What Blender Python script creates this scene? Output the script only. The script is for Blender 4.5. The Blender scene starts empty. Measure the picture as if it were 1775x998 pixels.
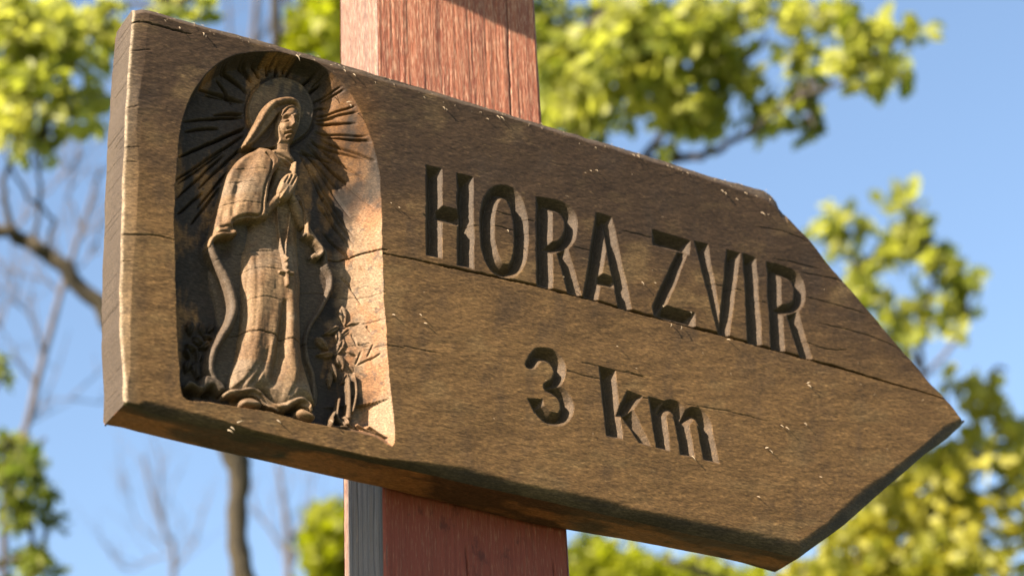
import bpy, math, random
import numpy as np
from mathutils import Matrix, Vector

C = bpy.context.scene
COL = C.collection
rng = np.random.default_rng(7)
random.seed(7)

# ------------------------------------------------------------------ camera
# World frame: X runs right along the sign, Z is up, +Y goes into the sign (its face looks to -Y).
F_PX, CX, CY, W_PX = 3800.0, 887.5, 499.0, 1775.0
ax = np.array([7198., 1792., 3800.]); az = np.array([-342., -6679., 3800.])
az /= np.linalg.norm(az); ax -= az * ax.dot(az); ax /= np.linalg.norm(ax)
ay = -np.cross(ax, az)
WC = np.stack([ax, ay, az], axis=1)          # world -> (right, down, forward)
DIST = 2.6
ANCH = np.array([0., 0., 2.85])
_r = np.array([(900 - CX) / F_PX, (480 - CY) / F_PX, 1.0]); _r /= np.linalg.norm(_r)
CAM = ANCH - DIST * (WC.T @ _r)

def ray(px, py):
    d = np.stack([(np.asarray(px, float) - CX) / F_PX, (np.asarray(py, float) - CY) / F_PX,
                  np.ones(np.shape(px))], axis=-1)
    d /= np.linalg.norm(d, axis=-1, keepdims=True)
    return d @ WC

def on_plane(px, py, y=0.0):
    d = ray(px, py)
    k = (y - CAM[1]) / d[..., 1]
    return CAM + d * k[..., None]

def at(px, py, dist):
    return CAM + ray(px, py) * np.asarray(dist)[..., None]

def proj(p):
    q = (np.asarray(p) - CAM) @ WC.T
    return CX + F_PX * q[..., 0] / q[..., 2], CY + F_PX * q[..., 1] / q[..., 2]

cd = bpy.data.cameras.new('camera'); cam = bpy.data.objects.new('camera', cd); COL.objects.link(cam)
R = np.eye(4); R[:3, 0] = WC.T @ [1, 0, 0]; R[:3, 1] = WC.T @ [0, -1, 0]; R[:3, 2] = WC.T @ [0, 0, -1]; R[:3, 3] = CAM
cam.matrix_world = Matrix(R.tolist())
cd.sensor_width = 36.0; cd.lens = F_PX / W_PX * 36.0
cd.clip_start = 0.05; cd.clip_end = 2000
cd.dof.use_dof = True; cd.dof.focus_distance = 2.54; cd.dof.aperture_fstop = 4.1
C.camera = cam

# ------------------------------------------------------------------ light
sun_dir = np.array([-0.84, -0.216, 0.49]); sun_dir /= np.linalg.norm(sun_dir)
ELEV = math.asin(sun_dir[2]); AZ = math.atan2(sun_dir[0], sun_dir[1])
w = bpy.data.worlds.new("World"); C.world = w; w.use_nodes = True
nt = w.node_tree; bg = nt.nodes['Background']
sky = nt.nodes.new('ShaderNodeTexSky'); sky.sky_type = 'NISHITA'; sky.sun_disc = False
sky.sun_elevation = ELEV; sky.sun_rotation = AZ
sky.air_density = 1.15; sky.dust_density = 1.0; sky.ozone_density = 1.2; sky.altitude = 300
nt.links.new(sky.outputs[0], bg.inputs[0]); bg.inputs[1].default_value = 0.052
ld = bpy.data.lights.new('sun', 'SUN'); ld.energy = 5.0; ld.angle = math.radians(0.5); ld.color = (1.0, 0.87, 0.70)
lo = bpy.data.objects.new('sun', ld); COL.objects.link(lo); lo.location = (-6, -4, 9)
lo.rotation_euler = Vector(sun_dir.tolist()).to_track_quat('Z', 'Y').to_euler()
C.view_settings.view_transform = 'Standard'; C.view_settings.look = 'None'
C.view_settings.exposure = 2.45; C.view_settings.gamma = 1.0
C.render.engine = 'CYCLES'
C.cycles.max_bounces = 6; C.cycles.use_denoising = True

# ------------------------------------------------------------------ helpers
def link(o, parent=None, **kw):
    COL.objects.link(o)
    if parent is not None: o.parent = parent
    for k, v in kw.items(): o[k] = v
    return o

def empty(name, loc, **kw):
    o = bpy.data.objects.new(name, None); o.location = loc; o.empty_display_size = 0.1
    return link(o, **kw)

def mesh_np(name, V, Q, smooth=True, mats=(), attrs=None):
    """V (n,3); Q (m,k) constant arity"""
    me = bpy.data.meshes.new(name)
    V = np.ascontiguousarray(V, dtype=np.float32); Q = np.ascontiguousarray(Q, dtype=np.int32)
    me.vertices.add(len(V)); me.vertices.foreach_set('co', V.ravel())
    me.loops.add(Q.size); me.loops.foreach_set('vertex_index', Q.ravel())
    me.polygons.add(len(Q)); k = Q.shape[1]
    me.polygons.foreach_set('loop_start', np.arange(0, Q.size, k, dtype=np.int32))
    try: me.polygons.foreach_set('loop_total', np.full(len(Q), k, dtype=np.int32))
    except Exception: pass
    me.polygons.foreach_set('use_smooth', np.full(len(Q), smooth, dtype=bool))
    if attrs:
        for an, av in attrs.items():
            a = me.attributes.new(an, 'FLOAT_COLOR', 'POINT')
            a.data.foreach_set('color', np.ascontiguousarray(av, dtype=np.float32).ravel())
    me.update(calc_edges=True)
    for m in mats: me.materials.append(m)
    return me

def sstep(a, b, x):
    t = np.clip((x - a) / (b - a), 0, 1); return t * t * (3 - 2 * t)

_lat = rng.random((8, 256, 256))
def vnoise(x, y, s):
    L = _lat[s % 8]
    x = np.asarray(x, float) + 37.1 * s; y = np.asarray(y, float) + 17.7 * s
    xi = np.floor(x).astype(int); yi = np.floor(y).astype(int); fx = x - xi; fy = y - yi
    fx = fx * fx * (3 - 2 * fx); fy = fy * fy * (3 - 2 * fy)
    a = L[xi & 255, yi & 255]; b = L[(xi + 1) & 255, yi & 255]; c = L[xi & 255, (yi + 1) & 255]; d = L[(xi + 1) & 255, (yi + 1) & 255]
    return (a * (1 - fx) + b * fx) * (1 - fy) + (c * (1 - fx) + d * fx) * fy
def fbm(x, y, s, o=4):
    v = 0; amp = .5; t = 0
    for k in range(o):
        v = v + amp * vnoise(x * 2 ** k, y * 2 ** k, s + k); t += amp; amp *= .5
    return v / t                                       # 0..1

# ------------------------------------------------------------------ material nodes
def mat_new(name):
    m = bpy.data.materials.new(name); m.use_nodes = True
    n = m.node_tree; b = n.nodes['Principled BSDF']
    return m, n, b
def N(n, t, **kw):
    x = n.nodes.new(t)
    for k, v in kw.items():
        if k in x.inputs: x.inputs[k].default_value = v
        else: setattr(x, k, v)
    return x
def coords(n, scale=(1, 1, 1), rot=(0, 0, 0)):
    tc = N(n, 'ShaderNodeTexCoord'); mp = N(n, 'ShaderNodeMapping')
    mp.inputs['Scale'].default_value = scale; mp.inputs['Rotation'].default_value = rot
    n.links.new(tc.outputs['Object'], mp.inputs[0]); return mp.outputs[0]
def noise(n, vec, sc, det=4, rough=.6, dist=0.0):
    x = N(n, 'ShaderNodeTexNoise'); x.inputs['Scale'].default_value = sc; x.inputs['Detail'].default_value = det
    x.inputs['Roughness'].default_value = rough; x.inputs['Distortion'].default_value = dist
    n.links.new(vec, x.inputs['Vector']); return x.outputs['Fac']
def ramp(n, fac, stops):
    r = N(n, 'ShaderNodeValToRGB'); e = r.color_ramp.elements
    while len(e) < len(stops): e.new(0.5)
    for i, (p, c) in enumerate(stops):
        e[i].position = p; e[i].color = (*c, 1) if len(c) == 3 else c
    n.links.new(fac, r.inputs[0]); return r.outputs[0]
def g(v): return (v, v, v)
def mix(n, f, a, b, mode='MIX'):
    x = N(n, 'ShaderNodeMix', data_type='RGBA', blend_type=mode)
    for s, v in ((0, f), (6, a), (7, b)):
        if isinstance(v, (int, float)): x.inputs[s].default_value = v
        elif isinstance(v, tuple): x.inputs[s].default_value = (*v, 1)
        else: n.links.new(v, x.inputs[s])
    return x.outputs[2]
def bump(n, h, strength, dist, prev=None):
    b = N(n, 'ShaderNodeBump'); b.inputs['Strength'].default_value = strength; b.inputs['Distance'].default_value = dist
    n.links.new(h, b.inputs['Height'])
    if prev is not None: n.links.new(prev, b.inputs['Normal'])
    return b.outputs[0]

# carved, stained oak of the sign; base colour comes with the pieces (stain, bare wood, some painted shade), grain from here
M_WOOD, n, b = mat_new('weathered_stained_wood')
at_ = N(n, 'ShaderNodeAttribute', attribute_name='tint')
fine = noise(n, coords(n, (.38, 1.5, 1.25), (0, math.radians(1.5), 0)), 430, 5, .8)
mid = noise(n, coords(n, (.35, 5, 13.0), (0, math.radians(1.5), 0)), 40, 6, .7, .3)
blot = noise(n, coords(n, (1.6, 1, 1)), 16, 5, .62)
gr = ramp(n, fine, [(.28, g(.35)), (.5, g(.90)), (.60, g(1.35)), (.72, g(2.1))])
gm = ramp(n, mid, [(.25, g(.80)), (.75, g(1.2))])
gb = ramp(n, blot, [(.30, g(.92)), (.70, g(1.08))])
c1 = mix(n, 1.0, at_.outputs['Color'], gr, 'MULTIPLY'); c1 = mix(n, 1.0, c1, gm, 'MULTIPLY'); c1 = mix(n, 1.0, c1, gb, 'MULTIPLY')
n.links.new(c1, b.inputs['Base Color']); b.inputs['Roughness'].default_value = .62
b.inputs['Specular IOR Level'].default_value = .12
nb = bump(n, fine, .5, .0009); nb = bump(n, mid, .22, .0014, nb)
n.links.new(nb, b.inputs['Normal'])

# bright painted post, worn along the grain
def dim(c_): return tuple(v_ * .66 for v_ in c_)
def post_mat(name, base, streak, pale, amt, wear=.62, low=(.12, .025, .015)):
    base, streak, pale, low = dim(base), dim(streak), dim(pale), dim(low)
    m, n, b = mat_new(name)
    tc = N(n, 'ShaderNodeTexCoord'); sx = N(n, 'ShaderNodeSeparateXYZ'); n.links.new(tc.outputs['Object'], sx.inputs[0])
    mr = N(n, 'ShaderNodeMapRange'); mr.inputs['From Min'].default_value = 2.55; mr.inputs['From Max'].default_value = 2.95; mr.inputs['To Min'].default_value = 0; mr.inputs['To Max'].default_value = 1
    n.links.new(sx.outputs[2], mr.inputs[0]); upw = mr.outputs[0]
    gc = coords(n, (1, 1, .09)); fine = noise(n, gc, 620, 4, .7, .2); med = noise(n, coords(n, (1, 1, .03)), 150, 4, .6, .4)
    big = noise(n, coords(n, (1, 1, .25)), 22, 5, .65)
    diag = noise(n, coords(n, (1, 1, .16), (0, math.radians(12), 0)), 430, 3, .7)
    c = mix(n, ramp(n, med, [(.35, g(0)), (.62, g(1))]), base, streak)
    c = mix(n, ramp(n, fine, [(.50, g(0)), (.68, g(amt))]), c, pale)
    c = mix(n, ramp(n, diag, [(.52, g(0)), (.66, g(amt * .8))]), c, pale)
    c = mix(n, ramp(n, big, [(wear, g(0)), (wear + .12, g(.45))]), c, pale)
    c = mix(n, ramp(n, fine, [(.27, g(.9)), (.41, g(0))]), c, (.05, .016, .010))
    bl = noise(n, coords(n, (1, 1, .5)), 30, 5, .7)
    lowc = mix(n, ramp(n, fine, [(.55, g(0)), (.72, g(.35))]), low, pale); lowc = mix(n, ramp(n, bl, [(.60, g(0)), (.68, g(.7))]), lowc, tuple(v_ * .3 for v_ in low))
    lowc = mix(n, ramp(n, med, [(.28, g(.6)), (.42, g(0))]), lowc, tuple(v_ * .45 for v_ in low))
    if name.startswith('faded'):                      # bare grey boards with dark growth-ring figure, pinker rear edge painting in the sunlit strip
        wv = N(n, 'ShaderNodeTexWave', wave_type='BANDS', bands_direction='Y'); wv.inputs['Scale'].default_value = 22; wv.inputs['Distortion'].default_value = 9; wv.inputs['Detail'].default_value = 3; wv.inputs['Detail Scale'].default_value = .7
        n.links.new(coords(n, (1, 1, .22)), wv.inputs['Vector'])
        lowc = mix(n, ramp(n, wv.outputs['Fac'], [(.04, g(.8)), (.17, g(0))]), lowc, (.018, .015, .015))
        my = N(n, 'ShaderNodeMapRange'); my.inputs['From Min'].default_value = .034; my.inputs['From Max'].default_value = .038; n.links.new(sx.outputs[1], my.inputs[0])
        lowc = mix(n, my.outputs[0], lowc, c)
        mf = N(n, 'ShaderNodeMapRange'); mf.inputs['From Min'].default_value = -.036; mf.inputs['From Max'].default_value = -.044; n.links.new(sx.outputs[1], mf.inputs[0])
        lowc = mix(n, mf.outputs[0], lowc, (.04, .033, .028))
    c = mix(n, upw, lowc, c)  # less worn and darker below the board, its shade partly painted in
    n.links.new(c, b.inputs['Base Color']); b.inputs['Roughness'].default_value = .6; b.inputs['Specular IOR Level'].default_value = .25
    nb = bump(n, fine, .7, .0016); nb = bump(n, diag, .5, .0014, nb); n.links.new(nb, b.inputs['Normal'])
    return m
M_RED = post_mat('worn_red_painted_wood', (.34, .112, .055), (.24, .070, .036), (.58, .36, .23), .72, low=(.215, .046, .025))
M_SIDE = post_mat('faded_pink_grey_wood', (.18, .092, .060), (.125, .070, .052), (.36, .24, .18), .8, low=(.125, .105, .10))

M_FIB, n, b = mat_new('pale_wood_fibre'); b.inputs['Base Color'].default_value = (.17, .125, .075, 1); b.inputs['Roughness'].default_value = .7
M_IRON, n, b = mat_new('rusty_iron'); b.inputs['Base Color'].default_value = (.10, .05, .03, 1); b.inputs['Roughness'].default_value = .7; b.inputs['Metallic'].default_value = .6

# ================================================================== THE CARVED SIGN
MM = 0.001
T = 0.062                                            # thickness of the plank
def P(pts, d=0.0):
    """photo trace of something lying d mm behind the face -> its place on the face plane, in trace units"""
    a = np.array(pts, float); w3 = on_plane(a[:, 0], a[:, 1], float(np.mean(d)) * MM); w3[:, 1] = 0
    x, y = proj(w3); return np.stack([x, y], 1)

def interp_line(pts, d, xs):
    a = np.array(pts, float); w3 = on_plane(a[:, 0], a[:, 1], d * MM)
    return np.interp(xs, w3[:, 0], w3[:, 2])

TOP = [(232,14),(245,14),(280,25),(340,43),(445,70),(542,97),(586,110),(700,144),(820,180),(939,217),(1050,249),(1160,283),(1240,309),(1300,324),(1323,330),(1337,340),(1348,354)]
ARU = [(1348,354),(1400,410),(1430,450),(1490,520),(1560,600),(1612,660),(1645,693),(1672,729)]
BOT = [(214,706),(253,717),(318,732),(526,776),(640,801),(757,826),(898,857),(1060,894),(1235,934),(1327,953),(1385,967)]
BACK = [(191,741),(357,780),(554,824),(658,847),(912,907),(994,923),(1167,953),(1281,976),(1364,991)]
ARL = [(1385,966),(1465,908),(1530,850),(1603,787),(1640,760),(1672,731)]
BOTI = [(214,702),(225,696),(240,690),(273,696),(318,709),(385,726),(442,745),(526,765),(600,783),(660,793),(726,799),(813,809),(898,834),(960,846),(1060,865),(1098,879),(1217,899),(1300,917),(1387,934)]
ARLI = [(1387,934),(1396,929),(1433,903),(1456,880),(1502,838),(1548,810),(1603,768),(1640,733),(1668,724)]
LEFT = [(232,14),(229,30),(225,78),(221,140),(216,225),(213,300),(212,350),(209,425),(208,496),(208,560),(210,620),(213,680),(214,706)]
LEFTI = [(262,10),(254,60),(250,110),(240,170),(236,230),(241,290),(238,340),(236,400),(230,470),(226,560),(226,640),(214,704)]

TIPX = on_plane(1670, 730, .010)[0]
X0 = on_plane(np.array([p[0] for p in LEFT]), np.array([p[1] for p in LEFT]), .004)
LX = X0[::-1, 0]; LZ = X0[::-1, 2]
XI = on_plane(np.array([p[0] for p in LEFTI]), np.array([p[1] for p in LEFTI]), 0.)
IX = XI[::-1, 0]; IZ = XI[::-1, 2]
xl = LX.min()
XN = on_plane(690, 450)[0]                            # right of the niche the grid gets coarser
xs = np.concatenate([np.arange(xl, XN, .00075), np.arange(XN, TIPX - .0005, .00112)])
NXC = len(xs); NYC = 600
hi = np.minimum(interp_line(TOP, 5, xs), 9e9); aru = interp_line(ARU, 3, xs)
xk = on_plane(1348, 354, .003)[0]; hi = np.where(xs > xk, aru, hi)
lo_ = interp_line(BOT, 10, xs); arl = interp_line(ARL, 9, xs)
xk2 = on_plane(1385, 966, .009)[0]; lo_ = np.where(xs > xk2, arl, lo_)
loi = interp_line(BOTI, 0, xs); arli = interp_line(ARLI, 0, xs); xk3 = on_plane(1387, 934)[0]
loi = np.where(xs > xk3, arli, loi)
hi += (fbm(xs * 60, xs * 0, 1) - .5) * .0022; lo_ += (fbm(xs * 18, xs * 0 + 5, 2, 3) - .5) * .0016
loi += (fbm(xs * 14, xs * 0 + 9, 3, 3) - .5) * .0028
loi = np.maximum(loi, lo_ + .0015)
hi = np.maximum(hi, lo_ + .004); loi = np.minimum(loi, hi - .002)
v = np.linspace(0, 1, NYC)
GX = np.repeat(xs[:, None], NYC, 1)
GZ = lo_[:, None] * (1 - v) + hi[:, None] * v
# left edge follows its wavy line
off = np.interp(GZ, LZ, LX) - xl; off += (fbm(GZ * 40, GZ * 0, 4) - .5) * .002
fade = np.clip(1 - (GX - xl) / .09, 0, 1)
GX = GX + off * fade
XIN = np.interp(GZ, IZ, IX)
px, py = proj(np.stack([GX, np.zeros_like(GX), GZ], -1))
PXs, PYs = px.ravel(), py.ravel()
NV = PXs.size
# a hand-carved wobble of all the outlines
WX = PXs + (fbm(PXs / 26, PYs / 26, 2, 3) - .5) * 3.0; WY = PYs + (fbm(PXs / 26 + 50, PYs / 26, 3, 3) - .5) * 3.0
H = np.zeros(NV); ID = np.zeros(NV, np.int16)
NAMES = ['board']; LABELS = [None]; PARENT = [None]
def new_id(name, label=None, parent=None):
    NAMES.append(name); LABELS.append(label); PARENT.append(parent); return len(NAMES) - 1

def cr(pts, n=6, closed=False):
    p = np.array(pts, float); out = []
    m = len(p); rng_ = range(m if closed else m - 1)
    for i in rng_:
        if closed: a, b_, c, d = p[(i - 1) % m], p[i], p[(i + 1) % m], p[(i + 2) % m]
        else: a, b_, c, d = p[max(i - 1, 0)], p[i], p[i + 1], p[min(i + 2, m - 1)]
        for k in range(n):
            t = k / n
            out.append(.5 * (2 * b_ + (c - a) * t + (2 * a - 5 * b_ + 4 * c - d) * t * t + (3 * b_ - a - 3 * c + d) * t ** 3))
    if not closed: out.append(p[-1])
    return np.array(out)

def sub(pts, m, XX=None, YY=None):
    X = WX if XX is None else XX; Y = WY if YY is None else YY
    a = np.asarray(pts); x0, y0 = a.min(0) - m; x1, y1 = a.max(0) + m
    return np.nonzero((X > x0) & (X < x1) & (Y > y0) & (Y < y1))[0]

def seg_d(x, y, pts, r=None, closed=False):
    """distance to a polyline, and the interpolated value of r there, and position 0..1 along it"""
    p = np.asarray(pts, float); m = len(p); best = np.full(x.shape, 1e9); rv = np.zeros_like(best); tv = np.zeros_like(best)
    r = np.ones(m) if r is None else np.broadcast_to(np.asarray(r, float), (m,))
    for i in range(m if closed else m - 1):
        a, b_ = p[i], p[(i + 1) % m]; d = b_ - a; L = max(d @ d, 1e-9)
        t = np.clip(((x - a[0]) * d[0] + (y - a[1]) * d[1]) / L, 0, 1)
        dd = np.hypot(x - a[0] - t * d[0], y - a[1] - t * d[1]); k = dd < best
        best = np.where(k, dd, best); rv = np.where(k, r[i] * (1 - t) + r[(i + 1) % m] * t, rv); tv = np.where(k, (i + t) / max(m - 1, 1), tv)
    return best, rv, tv

def inside(x, y, p):
    c = np.zeros(x.shape, bool); m = len(p)
    for i in range(m):
        x1, y1 = p[i]; x2, y2 = p[(i + 1) % m]
        if y1 == y2: continue
        k = ((y1 > y) != (y2 > y)) & (x < (x2 - x1) * (y - y1) / (y2 - y1) + x1); c ^= k
    return c

def sdf(x, y, p):
    d, _, _ = seg_d(x, y, p, None, True); return np.where(inside(x, y, p), d, -d)

def rs(pts, r, n):                                    # radii resampled onto a smoothed line
    r = np.asarray(r, float)
    if r.ndim == 0: return np.full(n, float(r))
    return np.interp(np.linspace(0, 1, n), np.linspace(0, 1, len(r)), r)

def pillow(i, pts, d_edge, d_top, r, smooth=True, closed_n=5, pw=2.0, extra=None, tr=None, blend=False):
    """a rounded raised form; depths in mm behind the face"""
    p = P(pts, tr if tr is not None else (d_edge * .5 + d_top * .5))
    if smooth: p = cr(p, closed_n, True)
    k = sub(p, 2); x, y = WX[k], WY[k]; s = sdf(x, y, p)
    t = np.clip(s / r, 0, 1); h = -d_edge + (d_edge - d_top) * (1 - (1 - t) ** pw) ** (1 / pw)
    if extra is not None: h = h + extra(x, y)
    m = (s > 0) & (h > H[k]); H[k[m]] = h[m]
    if i is not None: ID[k[m]] = i

def tube(i, pts, r, d_base, d_top, tr=None, n=5, taper=0):
    p0 = cr(P(pts, tr if tr is not None else d_top), n) if len(pts) > 2 else P(pts, tr if tr is not None else d_top)
    rr = rs(p0, r, len(p0)); k = sub(p0, rr.max() + 2); x, y = WX[k], WY[k]
    d, rv, tv = seg_d(x, y, p0, rr)
    if taper: rv = rv * np.clip(np.minimum(tv, 1 - tv) / taper, .15, 1) ** .6
    db, dt = rs(p0, d_base, 50), rs(p0, d_top, 50); q = (tv * 49).astype(int).clip(0, 49)
    h = -db[q] + (db[q] - dt[q]) * np.sqrt(np.clip(1 - (d / rv) ** 2, 0, 1))
    m = (d < rv) & (h > H[k]); H[k[m]] = h[m]
    if i is not None: ID[k[m]] = i

def add(pts, r, amount, tr=8, n=5, taper=.2, i=None, sharp=2.0, niche=False):
    """raise (+) or cut (-) along a line, on top of whatever is there"""
    p0 = cr(P(pts, tr), n) if len(pts) > 2 else P(pts, tr)
    rr = rs(p0, r, len(p0)); R_ = rr.max() * (1 if sharp < 3 else 1) ; k = sub(p0, R_ * 2.5); x, y = WX[k], WY[k]
    d, rv, tv = seg_d(x, y, p0, rr)
    f = np.exp(-(d / rv) ** sharp)
    if taper: f = f * np.clip(np.minimum(tv, 1 - tv) / taper, 0, 1) ** .7
    if niche: f = f * sstep(.5, 5, NICHE_S[k])
    H[k] += amount * f
    if i is not None:
        m = f > .35; ID[k[m]] = i

def dab(c, rx, ry, amount, tr=6, rot=0):
    q = P([c], tr)[0]; k = sub([q], max(rx, ry) * 3); x, y = WX[k] - q[0], WY[k] - q[1]
    a = math.radians(rot); u = x * math.cos(a) + y * math.sin(a); w_ = -x * math.sin(a) + y * math.cos(a)
    H[k] += amount * np.exp(-((u / rx) ** 2 + (w_ / ry) ** 2))

# ---- board face: very slightly hollow, tool-marked
H += (fbm(PXs / 160, PYs / 90, 5, 4) - .5) * 2.0 + (fbm(PXs / 14, PYs / 4, 6, 3) - .5) * .5

# ---- the niche
I_N = new_id('niche_floor', 'arched hollow with cut rays')
rim = [(318,687),(311,620),(307,550),(304,450),(303,350),(308,270),(316,210),(335,160),(362,124),(398,100),(440,91),(482,91),(520,98),(556,112),(590,140),(618,180),(640,230),(655,285),(661,340),(663,430),(667,540),(674,640),(684,766),(650,757),(582,741),(526,730),(470,715),(405,704),(357,696)]
rimp = cr(P(rim, 0), 4, True)
k = sub(rimp, 3); x, y = WX[k], WY[k]
s = sdf(x, y, rimp)
rgt = sstep(520, 600, x); fl = 25 + (fbm(x / 40, y / 55, 1) - .5) * (3.2 - 2.4 * rgt) + (fbm(x / 9, y / 16, 3, 3) - .5) * (1.2 - .75 * rgt)
wr = 5 + 78 * sstep(500, 625, x) * sstep(95, 250, y) ; wr = wr + 10 * sstep(560, 600, x) * sstep(300, 100, y) + 6 * sstep(170, 100, y)
# close to the lower lip the wall is steep even on the right
wr = np.where(y > 690, np.minimum(wr, 6 + np.maximum(0, (x - 560)) * .5), wr)
t = np.clip(s / wr, 0, 1)
h = -fl * (1 - (1 - t) ** 1.75)
h = np.where(s > 0, h, 0)
m = s > 0
H[k[m]] = h[m]; ID[k[m]] = I_N
NICHE_S = np.full(NV, -99.0); NICHE_S[k] = s

# rays cut in the floor
hc = np.array([489, 191.])
z1 = lambda a, b_: (290 + a / 2.773, 70 + b_ / 2.773)
rays = [((380,290),(130,222)),((378,360),(75,382)),((375,344),(228,350)),((255,418),(85,432)),((388,408),(65,553)),((290,518),(52,682)),((285,540),(48,752)),((182,722),(55,830)),((395,250),(240,120)),((415,198),(345,98)),((455,178),(400,110)),((490,165),(478,112)),((530,165),(527,105)),((585,165),(600,95)),((655,212),(735,150)),((690,245),(740,215)),((702,292),(832,250)),((715,325),(778,325)),((715,360),(900,354)),((720,378),(832,384)),((718,392),(832,418)),((712,432),(930,500)),((712,440),(940,520)),((690,480),(940,610)),((675,500),(862,695)),((650,515),(832,722)),((640,530),(800,585)),((690,610),(890,950)),((720,700),(890,985)),((730,780),(880,1010)),((760,900),(980,1160)),((850,1120),(935,1270)),((300,620),(150,800)),((260,700),(120,880)),((320,300),(240,180))]
rv_ = random.Random(5)
for an in [-168, -150, -133, -118, -104, -86, -68, -52, -38, -14, 4, 12, 26, 33, 44, 52, 60, 66, 118, 126, 136, 146, 158, 172]:
    an = math.radians(an + rv_.uniform(-2, 2)); r0 = rv_.uniform(66, 84); r1 = r0 + rv_.uniform(36, 62) * (1 if math.sin(an) < .3 else 3.2)
    rays.append(tuple(((489 + r_ * math.cos(an) - 290) * 2.773, (191 + r_ * math.sin(an) - 70) * 2.773) for r_ in (r0, r1)))
for a, b_ in rays:
    a = z1(*a); b_ = z1(*b_); mid_ = ((a[0] + b_[0]) / 2 + 1.5, (a[1] + b_[1]) / 2 - 1.5)
    deep = 20 if a[0] < 560 else 14
    rt = a[0] > 540 or b_[0] > 560
    add([a, mid_, b_], [1.5, 1.7, 1.0] if rt else [1.9, 2.1, 1.1], -3.6 if rt else -7.5, tr=deep, taper=.22, sharp=2, niche=True)
    a2 = (a[0] + 5, a[1] + 5); b2 = (b_[0] + 6, b_[1] + 6)

# halo
I_H = new_id('halo', 'round flat halo behind the head')
th = np.linspace(0, 2 * np.pi, 28, endpoint=False)
add([(489 + 60 * math.cos(a), 191 + 60 * math.sin(a)) for a in np.append(th, th[0])], 2.8, -2.5, tr=22, taper=0)
pillow(I_H, [(489 + 57 * math.cos(a), 191 + 58 * math.sin(a)) for a in th], 24.5, 20.5, 3, tr=20)
add([(489 + 52 * math.cos(a), 191 + 53 * math.sin(a)) for a in np.append(th, th[0])], 2.0, -.6, tr=20, taper=0)

# carved rose bushes
def leafshape(i, c, L, wd, rot, d0, d1):
    a = math.radians(rot); ca, sa = math.cos(a), math.sin(a)
    q = [(L * .62, wd * .12), (L * .32, wd * .30), (0, wd * .52), (-L * .3, wd * .42), (-L * .52, 0), (-L * .3, -wd * .42), (0, -wd * .5), (L * .32, -wd * .26)]
    pts = [(c[0] + u * ca - w_ * sa, c[1] + u * sa + w_ * ca) for u, w_ in q]
    pillow(i, pts, d0, d1, wd * .42, smooth=False)
    add([(c[0] - L * .42 * ca, c[1] - L * .42 * sa), (c[0] + L * .42 * ca, c[1] + L * .42 * sa)], 1.5, -2.2, tr=d1, taper=.2)
I_B1 = new_id('carved_rose_bush', 'carved rose bush at the lower right of the hollow')
tube(I_B1, [(606,655),(607,690),(606,722)], [4, 4, 6], 22, 14); tube(I_B1, [(616,650),(619,680),(612,712)], [3, 3.5, 4], 22, 14)
tube(I_B1, [(590,690),(586,718),(598,738)], [2.5, 3, 3], 22, 15); tube(I_B1, [(600,722),(606,736),(616,744)], [3, 3, 2], 20, 10)
tube(I_B1, [(640,738),(656,748),(672,757)], [2, 3, 3], 14, 5); tube(I_B1, [(620,735),(640,747),(655,752)], [2, 2.5, 2], 16, 8)
tube(I_B1, [(583,712),(575,738),(600,742),(622,750)], [3, 4, 4, 2], 20, 10)
LV = [((597,546),34,14,82),((613,562),30,12,5),((600,575),24,11,150),((615,586),28,15,70),((634,576),20,12,60),((592,600),30,14,100),((608,612),26,13,20),((578,571),28,10,150),((561,596),30,11,35),((567,613),28,10,165),((590,624),26,13,70),((578,642),30,10,55),((618,623),28,12,120),((637,611),28,12,115),((630,629),30,12,160),((645,625),24,8,150),((607,638),24,12,40),((571,655),26,9,70),((586,586),24,12,75),((624,600),24,11,30),((598,657),20,9,115)]
rv_ = random.Random(3)
LV = [((c[0] + rv_.uniform(-2, 2), c[1] + rv_.uniform(-2, 2)), L, wd * .92, rot + rv_.uniform(-15, 15)) for c, L, wd, rot in LV]
dabs_ = [(600,605,26,34,3)]
for q in dabs_: dab((q[0], q[1]), q[2], q[3], q[4], tr=20)
for c, L, wd, rot in LV: leafshape(I_B1, c, L, wd * 1.35, rot, 23, 16 + 3 * random.random())
I_B2 = new_id('carved_rose_bush', 'small carved rose bush at the lower left of the hollow')
tube(I_B2, [(346,650),(345,620),(340,600)], [3, 3, 3], 25, 19)
LV = [((331,567),24,16,80),((352,570),24,15,70),((366,568),20,12,120),((345,590),24,16,40),((356,598),22,14,150),((333,602),26,12,30),((346,618),22,12,100),((325,612),20,10,60),((360,584),18,11,20),((340,640),28,13,80),((326,634),22,14,95)]
for c, L, wd, rot in LV: leafshape(I_B2, c, L, wd, rot, 25, 17 + 3 * random.random())

# ---- the figure
I_M = new_id('cloak', 'long open cloak with curled edges', 'carved_figure')
I_R = new_id('robe', 'floor length robe with folds', 'carved_figure')
I_S = new_id('shawl', 'shoulder shawl with a double border line', 'carved_figure')
I_V = new_id('veil', None, 'carved_figure')
I_F = new_id('head', None, 'carved_figure')
I_HA = new_id('hands', 'hands pressed together in prayer', 'carved_figure')
I_RO = new_id('rosary', 'rosary cords ending in a small cross', 'carved_figure')
I_FT = new_id('foot', None, 'carved_figure'); I_FT2 = new_id('foot', None, 'carved_figure'); I_SL = new_id('sleeve', None, 'carved_figure'); I_SL2 = new_id('sleeve', None, 'carved_figure')
I_C1 = new_id('chest', None, 'carved_figure')

# cloak behind: left
pillow(I_M, [(392,330),(376,370),(370,430),(362,480),(371,530),(378,575),(366,615),(362,650),(386,672),(425,672),(430,560),(430,400)], 25, 20, 12)
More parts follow.
